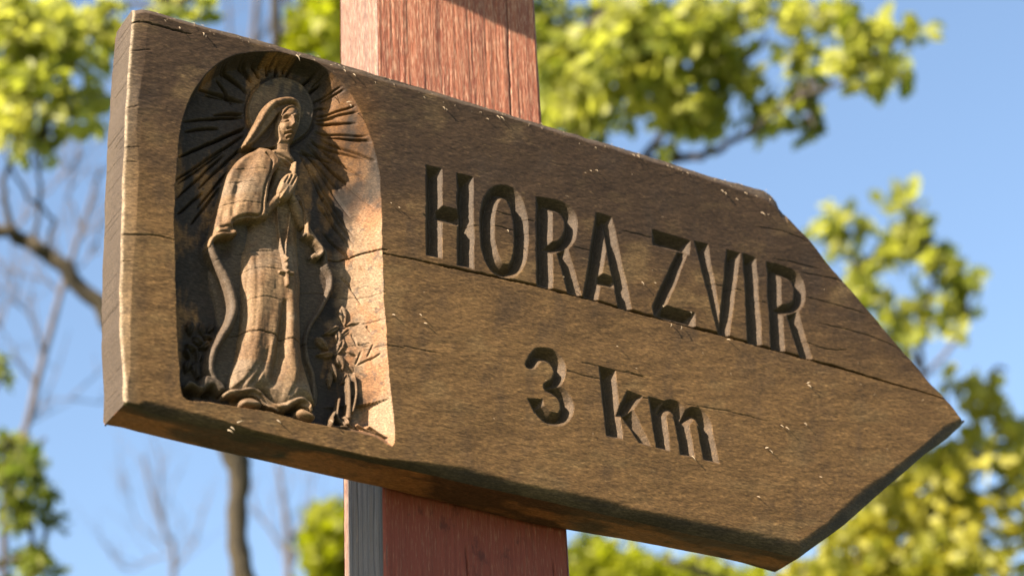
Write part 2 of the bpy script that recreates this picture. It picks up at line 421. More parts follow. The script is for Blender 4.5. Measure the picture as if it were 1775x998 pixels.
# hollow inside of the cloak, beside the robe
tube(I_M, [(367,418),(370,432),(381,455),(396,484),(405,512),(407,535),(399,560),(384,584),(372,608),(368,634),(376,655),(386,676)], [6,8,8,9,10,10,9,8,8,8,7,4], [18,18,18,20,20,20,20,20,20,20,20,20], [8,8,8,7,7,7,7,8,9,9,10,13])
# wavy train at the lower left
pillow(I_M, [(318,672),(326,660),(337,663),(345,668),(352,652),(366,652),(384,662),(392,676),(380,682),(366,672),(352,680),(340,676),(330,672)], 20, 9, 7)
dab((362,677), 8, 6, -7, tr=14); dab((332,678), 9, 5, -7, tr=14)
# cloak behind: right
pillow(I_M, [(505,345),(522,352),(533,385),(545,415),(558,432),(562,455),(575,478),(572,505),(557,533),(541,560),(532,588),(536,619),(545,650),(548,700),(500,700),(500,400)], 25, 21.5, 8)
tube(I_M, [(528,408),(548,420),(561,437),(566,458),(575,478),(572,503),(557,533),(541,560),(532,588),(536,619),(545,650),(547,688)], [4,5,5,5,5,5,4.5,4,4,4,4,3], 21, [9,9,10,12,14,15,16,16,16,16,16,17])
dab((540,450), 10, 14, -3, tr=20)

# robe body
fold = []
def robe_x(x, y):
    return 1.2 * np.sin((x + .08 * y) / 5.5) * sstep(440, 560, y) * .55 + (fbm(x / 8, y / 60, 4, 3) - .5) * 1.2 - 8.5 * sstep(490, 405, y)
pillow(I_R, [(452,350),(432,392),(424,416),(419,450),(421,517),(418,560),(410,615),(398,662),(402,676),(430,684),(455,680),(476,700),(500,708),(530,696),(548,700),(536,660),(526,615),(523,560),(523,490),(524,423),(520,350),(490,330)], 21, 6, 30, extra=robe_x, closed_n=4)
add([(470,440),(460,520),(448,600),(424,668)], [14, 14, 13, 14], 2.0, tr=6)
add([(492,520),(489,560),(485,600),(478,640),(470,674)], [4, 6, 8, 9, 9], -8.0, tr=10, taper=.25)
add([(508,470),(505,560),(508,620),(518,684)], [8, 9, 11, 14], 3.0, tr=6)
add([(468,600),(455,640),(432,668)], [4, 5, 4], -3.2, tr=8); add([(474,585),(462,628),(446,664)], [4, 4, 4], 2.2, tr=7)
add([(446,628),(432,652),(412,672)], [3, 4, 3], -2.4, tr=8); add([(520,640),(512,668),(500,686)], [3, 4, 3], -2.0, tr=8)
add([(435,420),(431,500),(427,580)], [3, 3, 3], -1.0, tr=8); add([(449,430),(446,520),(438,600)], [3, 3, 3], -.9, tr=6)
add([(515,430),(513,520)], 3, -2, tr=8)
# hem ribbon
tube(I_R, [(394,681),(404,676),(420,676),(436,674),(450,680),(462,692),(478,702),(494,702),(508,694),(522,690),(536,698),(542,708)], [4,6,6,7,7,7,7,7,7,7,7,4], 17, [9,7,6,5,5,6,7,7,6,6,7,9])
add([(404,684),(422,684),(436,682),(448,689),(460,700),(480,712),(497,712),(511,704),(523,700),(534,706)], 3.5, -6, tr=14, taper=.1)
# feet
pillow(I_FT, [(412,706),(414,695),(424,689),(438,690),(448,699),(450,708),(436,714),(420,712)], 20, 6, 10)
pillow(I_FT2, [(512,720),(514,711),(524,708),(536,716),(544,728),(536,733),(522,729)], 18, 5, 9)

# chest, neck
pillow(I_C1, [(462,268),(478,258),(500,262),(512,285),(517,330),(505,372),(470,384),(458,350),(474,300)], 20, 8, 10, extra=lambda x, y: -6.0 * sstep(268, 282, y))
add([(476,263),(492,272),(508,282)], 1.6, -2.0, tr=9, taper=.05); add([(472,269),(490,279),(505,289)], 1.4, -1.2, tr=9, taper=.05)
add([(478,288),(500,293),(509,297)], 1.5, 1.5, tr=10, taper=.05)
pillow(I_C1, [(480,240),(494,240),(502,246),(503,262),(506,272),(494,270),(478,262)], 18, 9.5, 8)

# veil: hood swept back to the left, hollow on its lower side
pillow(I_V, [(424,254),(436,234),(450,208),(468,181),(486,171),(505,169),(518,176),(523,192),(521,212),(514,232),(507,246),(494,254),(470,255),(447,256)], 20, 8, 10)
tube(I_V, [(430,246),(440,230),(453,208),(469,184),(486,175),(505,173),(517,180),(521,195),(519,214)], [4,6,7,8,8,6,5,4,3], 14, [9,6,4,2,1.5,2,4,7,10])
tube(I_V, [(479,232),(480,216),(485,200),(494,190),(506,185),(516,190)], [2.5,3,3.5,3.5,3.5,3], 12, [9,6,4,3,3,6])
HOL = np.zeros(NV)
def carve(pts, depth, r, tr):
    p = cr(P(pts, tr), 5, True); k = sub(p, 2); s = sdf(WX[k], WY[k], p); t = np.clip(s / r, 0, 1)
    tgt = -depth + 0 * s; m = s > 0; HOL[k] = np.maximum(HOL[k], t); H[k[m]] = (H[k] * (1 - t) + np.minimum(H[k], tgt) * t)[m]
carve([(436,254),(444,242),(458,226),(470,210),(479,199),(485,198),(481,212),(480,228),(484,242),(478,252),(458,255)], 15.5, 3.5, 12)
add([(452,250),(464,240),(474,222)], 2.5, 1.8, tr=14, taper=.2)
# head
def face_x(x, y):
    return np.zeros_like(x)
pillow(I_F, [(483,214),(486,200),(492,190),(502,184),(512,186),(518,196),(519,212),(516,226),(509,239),(502,243),(494,238),(486,228)], 13, 1.5, 16, closed_n=5)
dab((499,195), 10, 6, 1.2, tr=3)
dab((497,205.5), 6, 4, -4.6, tr=3, rot=10); dab((514,206.5), 4, 4, -4.6, tr=4)
dab((497,207), 4.2, 1.9, 3.2, tr=3, rot=12)
add([(489,208),(495,210.2),(502,209)], 1.3, -2.4, tr=3, taper=.1); add([(511,209.5),(517,210)], 1.2, -2.2, tr=4, taper=.1)
add([(488.5,199.5),(496,197.6),(503.5,201.5)], 2.0, 2.0, tr=3); add([(507.5,202),(512,199.5),(517,202.5)], 1.8, 1.8, tr=3)
add([(505.5,199),(507.5,208),(509.5,217)], [2.0, 2.4, 3.0], 4.8, tr=1, taper=.12)
dab((509,218.5), 3.6, 2.2, 2.0, tr=1)
add([(498,222.8),(505,221.8),(512,223)], 1.6, -2.4, tr=2, taper=.1)
add([(497,225.8),(504,224.6),(511,226.3)], 1.5, 1.7, tr=2); add([(495.5,228.3),(504,228.4),(511.3,228.7)], 1.2, -3.0, tr=2, taper=.1)
add([(498,231.4),(504,231.8),(509,231.4)], 1.5, 1.6, tr=2); add([(499,234.6),(509,234.8)], 1.6, -2.0, tr=2)
dab((504,239), 5, 3.2, 2.4, tr=3); dab((491.5,218.5), 5.5, 6, 1.6, tr=4)
add([(516,196),(518,212),(514,228)], 3, -3, tr=6)

# shawl
I_SW = [(450,252),(432,262),(414,274),(400,292),(393,312),(384,342),(376,372),(369,402),(368,416),(378,408),(394,404),(409,408),(411,398),(405,388),(418,382),(438,381),(458,380),(462,352),(466,326),(474,302),(484,286),(480,272),(470,260),(458,254)]
def shx(x, y):
    ll = 446 - .50 * (y - 250) * (y < 400) - 75 * (y >= 400)
    return -8.5 * np.exp(-(np.maximum(x - ll, 0) / 17) ** 2) + 1.6 * np.exp(-((x - (455 - .18 * (y - 250) - 45)) / 5) ** 2) * sstep(290, 380, y)
pillow(I_S, I_SW, 14, 1.5, 9, closed_n=4, extra=lambda x, y: (fbm(x / 14, y / 40, 2, 3) - .5) * 1.2 + shx(x, y))
add([(462,262),(472,276),(470,294),(461,318),(456,344),(452,370),(430,371),(414,375),(404,382)], 1.5, -3.6, tr=2, taper=.03)
add([(468,258),(480,272),(482,286),(473,304),(466,328),(462,352),(458,377),(440,379),(420,380),(407,387)], 2.6, 1.2, tr=2, taper=.05)
add([(410,310),(402,345),(396,380)], [5, 7, 6], 1.6, tr=3); add([(418,310),(410,345),(404,376)], [4, 5, 4], -1.8, tr=3)
add([(398,320),(390,352),(384,388)], [4, 5, 5], -1.6, tr=4)
tube(I_S, [(366,422),(372,410),(386,404),(400,404),(410,401)], [4,5,5,5,4], 15, [8,5,4,4,5])
dab((404,396), 9, 4.5, -6, tr=6); dab((390,392), 8, 3, -3.5, tr=6)
dab((392,428), 12, 14, -7, tr=14)
# right flap of the shawl
pillow(I_S, [(506,350),(514,338),(523,346),(531,366),(537,388),(542,402),(556,420),(560,432),(553,442),(548,432),(536,418),(527,408),(524,388),(514,368)], 20, 13, 6)
tube(I_S, [(523,346),(530,362),(534,384),(535,404),(545,411),(555,422),(560,433),(554,441),(548,438)], [2.5,3.5,4,4,4,4,4,3.5,3], 16, [9,8,7,7,8,8,8,9,10])

# sleeves and hands
tube(I_SL, [(462,366),(470,354),(480,344),(488,336)], [9, 11, 10, 8], 14, [5, 3, 2, 2]); 
tube(I_SL2, [(529,386),(521,366),(512,350),(506,338)], [5, 9, 9, 7], 16, [12, 8, 6, 4])
add([(507,351),(514,348),(519,342)], 1.2, -1.6, tr=5, taper=.05)
tube(I_HA, [(509,312),(511,298),(513,282)], [5, 5, 4.2], 12, [4, 3, 3.5])
pillow(I_HA, [(482,341),(481,327),(485,316),(491,305),(499,298),(509,296),(517,299),(520,307),(518,319),(512,331),(504,342),(493,347)], 12, -1.2, 7, closed_n=4, extra=lambda x, y: -1.6 * np.clip((330 - y) / 30, 0, 1), tr=1)
for a, b_ in [((493,318),(502,302)), ((499,320),(508,301)), ((505,322),(514,304))]:
    add([a, b_], 1.5, -2.4, tr=0, taper=.15)
add([(486,330),(489,338),(497,342)], 2, -1.2, tr=2, taper=.2); tube(I_HA, [(490,338),(495,330),(500,322)], [4, 3.8, 3], 8, [-2.2, -2.6, -1.6])
add([(478,350),(484,344),(484,334)], 1.3, -1.8, tr=3, taper=.1)

# rosary
add([(485,350),(486,375),(490,410),(494,440),(496,454)], 2.1, 4.6, tr=5, taper=.02, i=I_RO, sharp=3)
add([(508,362),(506,378),(502,405),(498,435),(496,454)], 2.1, 4.6, tr=5, taper=.02, i=I_RO, sharp=3)
for q in range(18):
    t = q / 17
    for A, B, mid_ in (((485,352),(496,452),(488,400)), ((508,364),(496,452),(503,405))):
        u = (1 - t) ** 2 * A[0] + 2 * t * (1 - t) * mid_[0] + t * t * B[0]; w_ = A[1] * (1 - t) + B[1] * t
        dab((u, w_), 1.6, 1.3, .7, tr=4)
add([(496,452),(497,462)], 2.4, 3.4, tr=5, taper=0, i=I_RO, sharp=4)
add([(497,458),(498,493)], 3.0, 3.8, tr=5, taper=0, i=I_RO, sharp=6)
add([(487,470),(508,474)], 2.4, 3.6, tr=5, taper=0, i=I_RO, sharp=6)

# ledge of earth between the feet and the lip
add([(330,690),(400,704),(470,716),(540,732),(600,742)], 7, 5, tr=18, taper=.03)

kf_ = (ID >= I_M) & (ID <= I_C1); cellx = np.abs(((WX * .9 + WY * .35) / 11) % 1 - .5); celly = np.abs(((WY * .9 - WX * .2) / 17 + .5 * np.floor((WX * .9 + WY * .35) / 11)) % 1 - .5)
H[kf_] += (-.55 * (cellx ** 2 + celly ** 2) * (.4 + fbm(PXs / 20, PYs / 20, 3, 2)))[kf_]

# ---- letters, V-cut
def letter(name, label, polys=(), curves=(), slope=.98, cap=11.5):
    i = new_id('carved_' + name, label); allp = [q for s_ in polys for q in s_] + [q for c in curves for q in c[0]]
    k = sub(np.array(allp), 18); x, y = WX[k], WY[k]
    best = np.full(x.shape, -1e9)
    for s_ in polys:
        best = np.maximum(best, sdf(x, y, np.array(s_, float)))
    for c, hw, cl in curves:
        p = cr(c, 6, cl); rr = rs(p, hw, len(p)); d, rv, _ = seg_d(x, y, p, rr, cl)
        best = np.maximum(best, rv - d)
    best = best + .8; m = best > 0
    dep = np.minimum(best * slope, cap + .12 * best) + (fbm(x / 5, y / 7, 5, 2) - .5) * .7 * np.clip(best / 4, 0, 1)
    H[k[m]] -= dep[m]; ID[k[m]] = i

letter('letter_h', 'letter H', [[(739.7,286.4),(765.5,293),(765.5,448.7),(739,442.7)],[(792.6,300.6),(820.2,307.5),(821.7,465.9),(793.2,459.8)],[(752,354),(806,367),(806,396),(752,382)]])
el = [(874.3 + 29.5 * np.sign(math.cos(a)) * abs(math.cos(a)) ** .85, 401 + .27 * 29.5 * math.cos(a) - 68 * np.sign(math.sin(a)) * abs(math.sin(a)) ** .85) for a in np.linspace(0, 2 * np.pi, 20, endpoint=False)]
letter('letter_o', 'letter O', [], [(el, 12.0, True)])
letter('letter_r', 'first letter R', [[(929.3,339.6),(957,347),(957.8,501.3),(930.8,496)],[(964.5,432),(983,428),(1009,514.8),(984.5,507)]], [([(945,354),(962,357.5),(976,362.5),(986.5,374),(990,392),(986,413),(972,427),(958,428.5),(945,426)], 10.5, False)])
letter('letter_a', 'letter A', [[(1034,368.8),(1059,376.6),(1036,521.5),(1011,516)],[(1040,370),(1060.6,376.6),(1096,539.5),(1072,533.5)],[(1033.6,470.4),(1070,483),(1070,503),(1033.6,492)]])
letter('letter_z', 'letter Z', [[(1130.5,397.6),(1197,417),(1195,441),(1132,424)],[(1176,434),(1197,428),(1153,534),(1133.5,548.7),(1131,530)],[(1133.5,548.7),(1150,527),(1204.7,541.8),(1205.6,567.4)]])
letter('letter_v', 'letter V', [[(1203.8,417),(1226.7,423),(1254,575),(1264,583),(1247,580)],[(1260.3,432),(1283,438.7),(1264,583),(1246,580)]])
letter('letter_i', 'letter I', [[(1288,439.6),(1310,446.6),(1321.3,601.3),(1297,594.4)]])
letter('letter_r', 'second letter R, nearest the arrow tip', [[(1328.8,453.8),(1352,460.7),(1360,611),(1337,605.8)],[(1362,543),(1383,538),(1407.6,623.9),(1386,618)]], [([(1343,466),(1360,471.5),(1374,478),(1383.5,490),(1386.5,510.3),(1382,527),(1369,536),(1356,537),(1347,534)], 9.5, False)])
letter('digit_three', 'digit 3', [[(915.5,690.5),(940.5,692),(944,706),(928,716)]], [([(921,629),(933,614.5),(951.7,616),(966,628),(970.5,645),(964,662),(950,669)], [10,11,11.5,11,10.5,10,8], False), ([(952,672),(967,678),(980,692),(983,710),(972.5,725),(955.6,724.6),(940,713),(932,703)], [8,10,10.5,11,11,11,10,8], False)])
letter('letter_k', 'letter k', [[(1039.5,633.4),(1067,641),(1078.8,760.3),(1051.5,754)],[(1088.5,677),(1115,685.5),(1090,720),(1064,724)],[(1074,716),(1098,709),(1127.6,772.3),(1108,767)]])
letter('letter_m', 'letter m', [[(1125,686.3),(1151,694.7),(1161.4,780.7),(1137.5,775.4)],[(1168,722),(1190,716),(1204,792.4),(1180,787.2)],[(1209,738),(1233,741.5),(1246,802.3),(1221,796.8)]], [([(1145,715),(1156,704),(1170,705),(1180,718),(1182,730)], 10.5, False), ([(1188,727),(1199,716),(1212,719),(1222,735),(1224,748)], 10.5, False)])

# ---- cracks across the plank
def crack(pts, w_=1.5, dep=5, tr=0, jit=1.4, every=9):
    p = cr(P(pts, tr), 6); q = []
    for a, b_ in zip(p[:-1], p[1:]):
        m_ = max(1, int(np.hypot(*(b_ - a)) / every))
        for j in range(m_): q.append(a + (b_ - a) * j / m_)
    q.append(p[-1]); q = np.array(q); q[:, 1] += (rng.random(len(q)) - .5) * jit
    k = sub(q, 8, PXs, PYs); d, rv, tv = seg_d(PXs[k], PYs[k], q)
    f = np.clip(1 - d / (w_ * (.45 + 1.1 * np.clip(np.minimum(tv, 1 - tv) * 5, 0, 1) * (.6 + .6 * vnoise(tv * 60, tv * 0, 3)))), 0, 1)
    H[k] -= dep * np.sqrt(f)
    CR[k] = np.maximum(CR[k], f * (1 if dep > 1.6 else .45))
CR = np.zeros(NV)
crack([(664,439),(740,454),(870,482),(1000,512),(1100,540),(1200,566),(1300,594),(1400,622),(1480,645),(1560,668),(1646,694)], 1.5, 6)
crack([(566,440),(600,443),(632,438),(666,440)], 1.0, 3, tr=10)
crack([(408,576),(430,573),(462,577),(500,588),(560,592)], .95, 2, tr=8)
crack([(207,404),(236,406),(270,408),(304,416)], 1.0, 1.5); crack([(226,37),(250,38),(300,52),(332,60)], 1.1, 2); crack([(222,86),(262,87)], .8, 1)
crack([(218,185),(240,184)], .7, 1); crack([(214,254),(244,255)], .8, 1); crack([(213,278),(238,281)], .7, 1)
crack([(207,450),(228,452)], .7, 1)
for q in [[(398,291),(430,291),(463,296)],[(390,314),(425,314),(440,317)],[(372,357),(400,352),(420,351),(456,357)],[(368,393),(385,390),(405,393)],[(418,432),(445,429),(480,430)],[(417,467),(450,462),(490,465)],[(422,518),(455,514),(488,520)],[(372,450),(392,444),(404,446)],[(397,643),(440,642)],[(525,499),(560,498),(600,505),(640,512),(664,510)],[(605,555),(640,557),(664,556)],[(560,588),(600,592),(648,592)],[(636,602),(664,602),(698,608)]]:
    crack(q, .75, 1.0, tr=6)
for q in [[(836,359),(880,372),(925,384)],[(848,388),(885,398),(925,408)],[(735,372),(740,376)],[(994,428),(1030,436)],[(1008,628),(1040,634)],[(1066,641),(1090,646),(1116,652)],[(1106,687),(1126,691)],[(975,640),(1020,652),(1050,658)],[(1390,472),(1440,482),(1484,496)],[(1310,392),(1360,402),(1402,420)],[(1392,514),(1450,528),(1500,545)],[(1340,448),(1380,456),(1420,466)],[(1394,592),(1440,606),(1470,606)],[(1228,490),(1290,504)],[(1310,520),(1330,526)],[(1086,642),(1120,655)],[(760,380),(830,392)],[(1190,700),(1260,712),(1330,730)],[(640,128),(740,152)],[(1080,400),(1130,412)],[(700,600),(760,612)],[(1420,560),(1500,580),(1560,604)]]:
    crack(q, .8, 1.0)

# ---- bevels of the outline
Hg = H.reshape(GX.shape)
tb = np.clip((GZ - lo_[:, None]) / (loi - lo_)[:, None], 0, 1)
bdep = np.interp(xs, [xl, xl + .06, xl + .3, xk2 - .02, TIPX], [4, 8, 10, 10, 7])[:, None]
ripple = (fbm(GX * 40, GZ * 25, 6, 2) - .5) * 1.3
Hg += -(bdep + ripple) * (1 - tb) ** 1.6
dt = hi[:, None] - GZ; wt = .004 + .010 * fbm(xs * 9, xs * 0 + 3, 5)[:, None] + .010 * np.clip((xs[:, None] - xk + .10) / .10, 0, 1) * (xs[:, None] < xk + .01)
Hg += -(4.0 + 2 * fbm(GX * 60, GZ * 60, 2)) * np.clip(1 - dt / wt, 0, 1)
u = np.clip((GX - GX[:1, :]) / np.maximum(XIN - GX[:1, :], .004), 0, 1); scal = 1.0 + .8 * np.sin(GZ * 38)
Hg += -(3.4 + 1.2 * np.sin(GZ * 45)) * np.where(XIN > GX[:1, :], (1 - u), 0)
# soft arris
el_ = np.clip(1 - (GX - GX[:1, :]) / .003, 0, 1); Hg += -1.6 * el_ ** 2
# narrow chamfer of the upper arrow edge
ka = (xs > xk)[:, None]; Hg += np.where(ka, -3.0 * np.clip(1 - dt / .006, 0, 1), 0)
H = Hg.ravel()

# ---- colour of the wood itself: stain, bare patches, dirt, plus some painted shade and an edge highlight
tint = np.zeros((NV, 3))
A = lambda *c: np.array(c)
def lerp(a, b_, t): return a * (1 - t[:, None]) + b_ * t[:, None]
n1 = fbm(PXs / 70, PYs / 40, 3, 5); n2 = fbm(PXs / 26, PYs / 60, 6, 4); n3 = fbm(PXs / 9, PYs / 9, 1, 4)
low = sstep(-.22, .22, (PYs - (265 + .27 * (PXs - 232))) / 600 + (n1 - .5) * .32)
face = lerp(A(.095, .057, .031), A(.264, .148, .058), low)
strk = sstep(.50, .85, n2) * .34; face = lerp(face, A(.07, .052, .040), strk * (PXs > 0))
face = lerp(face, A(.33, .22, .10), sstep(.58, .80, n1) * .3)
edge = np.clip(1 - (PXs - 205) / 40, 0, 1); face = lerp(face, A(.34, .26, .17), edge * .55)
sp = fbm(PXs / 3.2, PYs / 1.6, 2, 2); sp2 = fbm(PXs / 60, PYs / 9, 5, 4)
GXf, GZf = GX.ravel() * 1000, GZ.ravel() * 1000
sp = .5 * fbm(GXf / 16, GZf / 1.7, 2, 3) + .5 * fbm(GXf / 5, GZf / 1.4, 6, 2)
face = face * (.5 + 1.0 * sp)[:, None] * (.75 + .5 * sp2)[:, None]; face = lerp(face, A(.52, .36, .16), sstep(.68, .85, sp) * .3); face = face * 1.25
tint[:] = face
# bevel facets: darker along the bottom
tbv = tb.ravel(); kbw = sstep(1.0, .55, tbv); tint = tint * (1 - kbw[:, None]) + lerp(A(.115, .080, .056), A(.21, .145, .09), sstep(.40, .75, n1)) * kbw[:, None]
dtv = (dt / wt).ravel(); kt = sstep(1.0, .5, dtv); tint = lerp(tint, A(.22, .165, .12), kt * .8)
# niche floor
f = ID == I_N
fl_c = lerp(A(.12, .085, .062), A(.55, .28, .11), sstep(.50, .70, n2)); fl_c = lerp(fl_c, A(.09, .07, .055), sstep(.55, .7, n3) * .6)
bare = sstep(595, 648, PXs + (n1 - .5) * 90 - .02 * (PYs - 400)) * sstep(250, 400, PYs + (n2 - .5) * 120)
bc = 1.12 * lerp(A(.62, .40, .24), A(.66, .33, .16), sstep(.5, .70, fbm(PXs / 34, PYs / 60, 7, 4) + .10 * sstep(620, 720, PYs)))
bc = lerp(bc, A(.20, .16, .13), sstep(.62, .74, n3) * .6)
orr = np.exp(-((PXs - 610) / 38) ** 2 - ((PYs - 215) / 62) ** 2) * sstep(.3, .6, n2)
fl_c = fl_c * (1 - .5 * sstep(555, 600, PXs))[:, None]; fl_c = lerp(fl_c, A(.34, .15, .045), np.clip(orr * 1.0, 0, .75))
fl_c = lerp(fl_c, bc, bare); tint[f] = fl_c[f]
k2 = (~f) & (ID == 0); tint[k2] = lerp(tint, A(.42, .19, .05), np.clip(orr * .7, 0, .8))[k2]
fig = 1.18 * lerp(A(.43, .265, .140), A(.30, .17, .085), sstep(.42, .62, n2)); fig = lerp(fig, A(.16, .11, .07), sstep(.62, .80, n3) * .4)
fig = lerp(fig, A(.47, .35, .24), sstep(.5, .7, n1) * .5)
for q in (I_R, I_S, I_V, I_F, I_HA, I_RO, I_FT, I_FT2, I_SL, I_SL2, I_C1): tint[ID == q] = fig[ID == q]
fig = lerp(fig, A(.13, .07, .04), HOL * .8 * (H < -13.5)); tint[ID == I_V] = fig[ID == I_V]  # hood hollow painted darker and redder to deepen its shade
dk = lerp(fig, A(.13, .105, .085), 0 * n1 + .72); tint[ID == I_M] = dk[ID == I_M];  # cloak colour darkened to carry the shade it lies in
tint[ID == I_H] = lerp(A(.16, .12, .085), A(.40, .26, .14), sstep(.45, .6, n2))[ID == I_H]
b1 = lerp(fl_c, fig, 0 * n1 + .5); tint[ID == I_B1] = b1[ID == I_B1]; tint[ID == I_B2] = (fl_c * .7)[ID == I_B2]
for q in range(I_C1 + 1, len(NAMES)):
    kk = ID == q; tint[kk] = lerp(tint, A(.155, .108, .070), .60 + .3 * n3)[kk]
arr = np.exp(-(((GX - GX[:1, :]).ravel() - .0012) / .0016) ** 2) * (.35 + .65 * sstep(.35, .6, n3)); tint = lerp(tint, A(.8, .62, .42), arr * .7)  # pale worn arris, brightened as a painted edge highlight
tint = lerp(tint, A(.025, .016, .012), np.clip(CR * 1.2, 0, 1) * .9)
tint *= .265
tint4 = np.concatenate([tint, np.ones((NV, 1))], 1)

ROOT = np.array([GX[0, 0], T / 2, float(lo_.min())]); ROOT[0] = (xs[0] + xs[-1]) / 2
sign = empty('wooden_signpost_board', ROOT.tolist(), label='thick brown carved wooden arrow board pointing right, with a praying figure and lettering', category='direction sign')
V3 = np.stack([GX.ravel(), -H * MM, GZ.ravel()], 1) - ROOT
idx = np.arange(NV).reshape(GX.shape)
Q = np.stack([idx[:-1, :-1], idx[1:, :-1], idx[1:, 1:], idx[:-1, 1:]], -1).reshape(-1, 4)
qid = ID[Q[:, 0]]
FIG = bpy.data.objects.new('carved_figure', None)
FIG.location = (on_plane(470, 700)[0] - ROOT[0], 0, on_plane(470, 700)[2] - ROOT[2]); link(FIG, sign, label='robed and veiled woman carved in relief, hands pressed together')
FL = np.array(FIG.location)
for i, nm in enumerate(NAMES):
    q = Q[qid == i]
    if not len(q): continue
    uq, inv = np.unique(q, return_inverse=True)
    par = FIG if PARENT[i] else sign
    offs = FL if PARENT[i] else 0
    me = mesh_np(nm, V3[uq] - offs, inv.reshape(-1, 4), True, [M_WOOD], {'tint': tint4[uq]})
    o = bpy.data.objects.new('plank_face' if nm == 'board' else nm, me)
    link(o, par)
    if LABELS[i]: o['label'] = LABELS[i]

# ---- sides and back of the plank
bt = np.concatenate([idx[:, 0], idx[-1, 1:], idx[::-1, -1][1:], idx[0, ::-1][1:]])   # closed loop
ring = V3[bt]; nr = len(ring); NR = 22
cz = ring.copy(); ctr = ring.mean(0)
tang = np.roll(ring, -3, 0) - np.roll(ring, 3, 0); nrm = np.stack([-tang[:, 2], 0 * tang[:, 0], tang[:, 0]], 1); nrm /= np.maximum(np.linalg.norm(nrm, axis=1, keepdims=True), 1e-9)
if ((nrm * (ring - ctr)).sum(1)).mean() < 0: nrm = -nrm
SV = []; ST = []; zback = ring[:, 2].copy(); zback[:NXC] = np.interp(xs, *[on_plane(np.array(BACK)[:, 0], np.array(BACK)[:, 1], T)[:, k_] for k_ in (0, 2)]) - ROOT[2]; nlow = int(np.searchsorted(xs, xk2)); zback[nlow:] = ring[nlow:, 2]
zback[:nlow] += (fbm(xs[:nlow] * 14, xs[:nlow] * 0, 2) - .5) * .003; blend_ = sstep(nlow - 60, nlow, np.arange(NXC)); zback[:NXC] = zback[:NXC] * (1 - blend_) + ring[:NXC, 2] * blend_
wx = ring[:, 0] + ROOT[0]; wz = ring[:, 2] + ROOT[2]; isleft = (np.abs(ring[:, 0] - np.interp(wz, LZ, LX) + ROOT[0]) < .004) & (np.arange(nr) > nr // 2)
ybk = T - ROOT[1]
cracks_z = [ (2.93 + .0), ]
crk = rng.random(26); czs = np.sort(lo_[0] + (hi[0] - lo_[0]) * rng.random(22)); cw = .0004 + .0006 * rng.random(22)
for j in range(NR):
    t = j / (NR - 1); y_ = ring[:, 1] * (1 - t) + ybk * t
    d = (fbm(wx * 30, wz * 30 + t * 2.0, 3, 4) - .5) * .0028 * math.sin(math.pi * min(t * 1.2, 1)) * (~isleft)
    d = d - .004 * np.clip((t - .9) / .1, 0, 1) ** 2
    dark = np.zeros(nr)
    for c_, w_ in zip(czs, cw):
        L_ = (fbm(np.array([c_ * 90]), np.array([t * 3]), 2)[0] - .5) * .004
        f_ = np.clip(1 - np.abs(wz - c_ - L_) / w_, 0, 1) * isleft * (t < (c_ * 977 % 1) * .9 + .35)
        d = d - .0008 * f_ * min(1, j / 4); dark = np.maximum(dark, f_ * .8)
    p_ = ring + nrm * d[:, None]; p_[:, 1] = y_; p_[:, 2] += (zback - ring[:, 2]) * t; SV.append(p_)
    nn = fbm(wx * 16, t * 2.2 + wz * 9, 4, 4); c = lerp(A(.14, .055, .030), A(.42, .15, .060), sstep(.42, .62, nn + .12 * (t > .25) - .1))
    c = lerp(c, A(.06, .04, .028), sstep(.56, .70, fbm(wx * 9, t * 1.5 + wz * 20, 1, 3)) * .8)
    c = lerp(c, A(.04, .03, .025), np.exp(-(((wx - on_plane(490, 790, .03)[0]) / .008) ** 2)) * math.exp(-((t - .5) / .16) ** 2) * (wz < 2.9))
    c = np.where(isleft[:, None], lerp(A(.21, .155, .105), A(.14, .10, .07), nn), c)
    c = lerp(c, A(.03, .02, .015), dark); ST.append(c * np.where(isleft, .28, .40)[:, None])
SV = np.concatenate(SV); ST = np.concatenate(ST); ST = np.concatenate([ST, np.ones((len(ST), 1))], 1)
a_ = np.arange(nr); bq = []
for j in range(NR - 1):
    bq.append(np.stack([j * nr + a_, j * nr + (a_ + 1) % nr, (j + 1) * nr + (a_ + 1) % nr, (j + 1) * nr + a_], 1)[:, ::-1])
me = mesh_np('plank_edge', SV, np.concatenate(bq), True, [M_WOOD], {'tint': ST}); link(bpy.data.objects.new('plank_edge', me), sign)
# back: strips between lower and upper outline
lb = V3[idx[:, 0]].copy(); ub = V3[idx[:, -1]].copy(); lb[:, 1] = ub[:, 1] = ybk - .0005; lb[:, 2] = zback[:NXC] + .004; ub[:, 2] -= .004
m_ = NXC; bv = np.concatenate([lb, ub]); aa = np.arange(m_ - 1)
me = mesh_np('plank_back', bv, np.stack([aa, m_ + aa, m_ + aa + 1, aa + 1], 1), True, [M_WOOD], {'tint': np.tile([.2, .13, .07, 1.], (2 * m_, 1))}); link(bpy.data.objects.new('plank_back', me), sign)

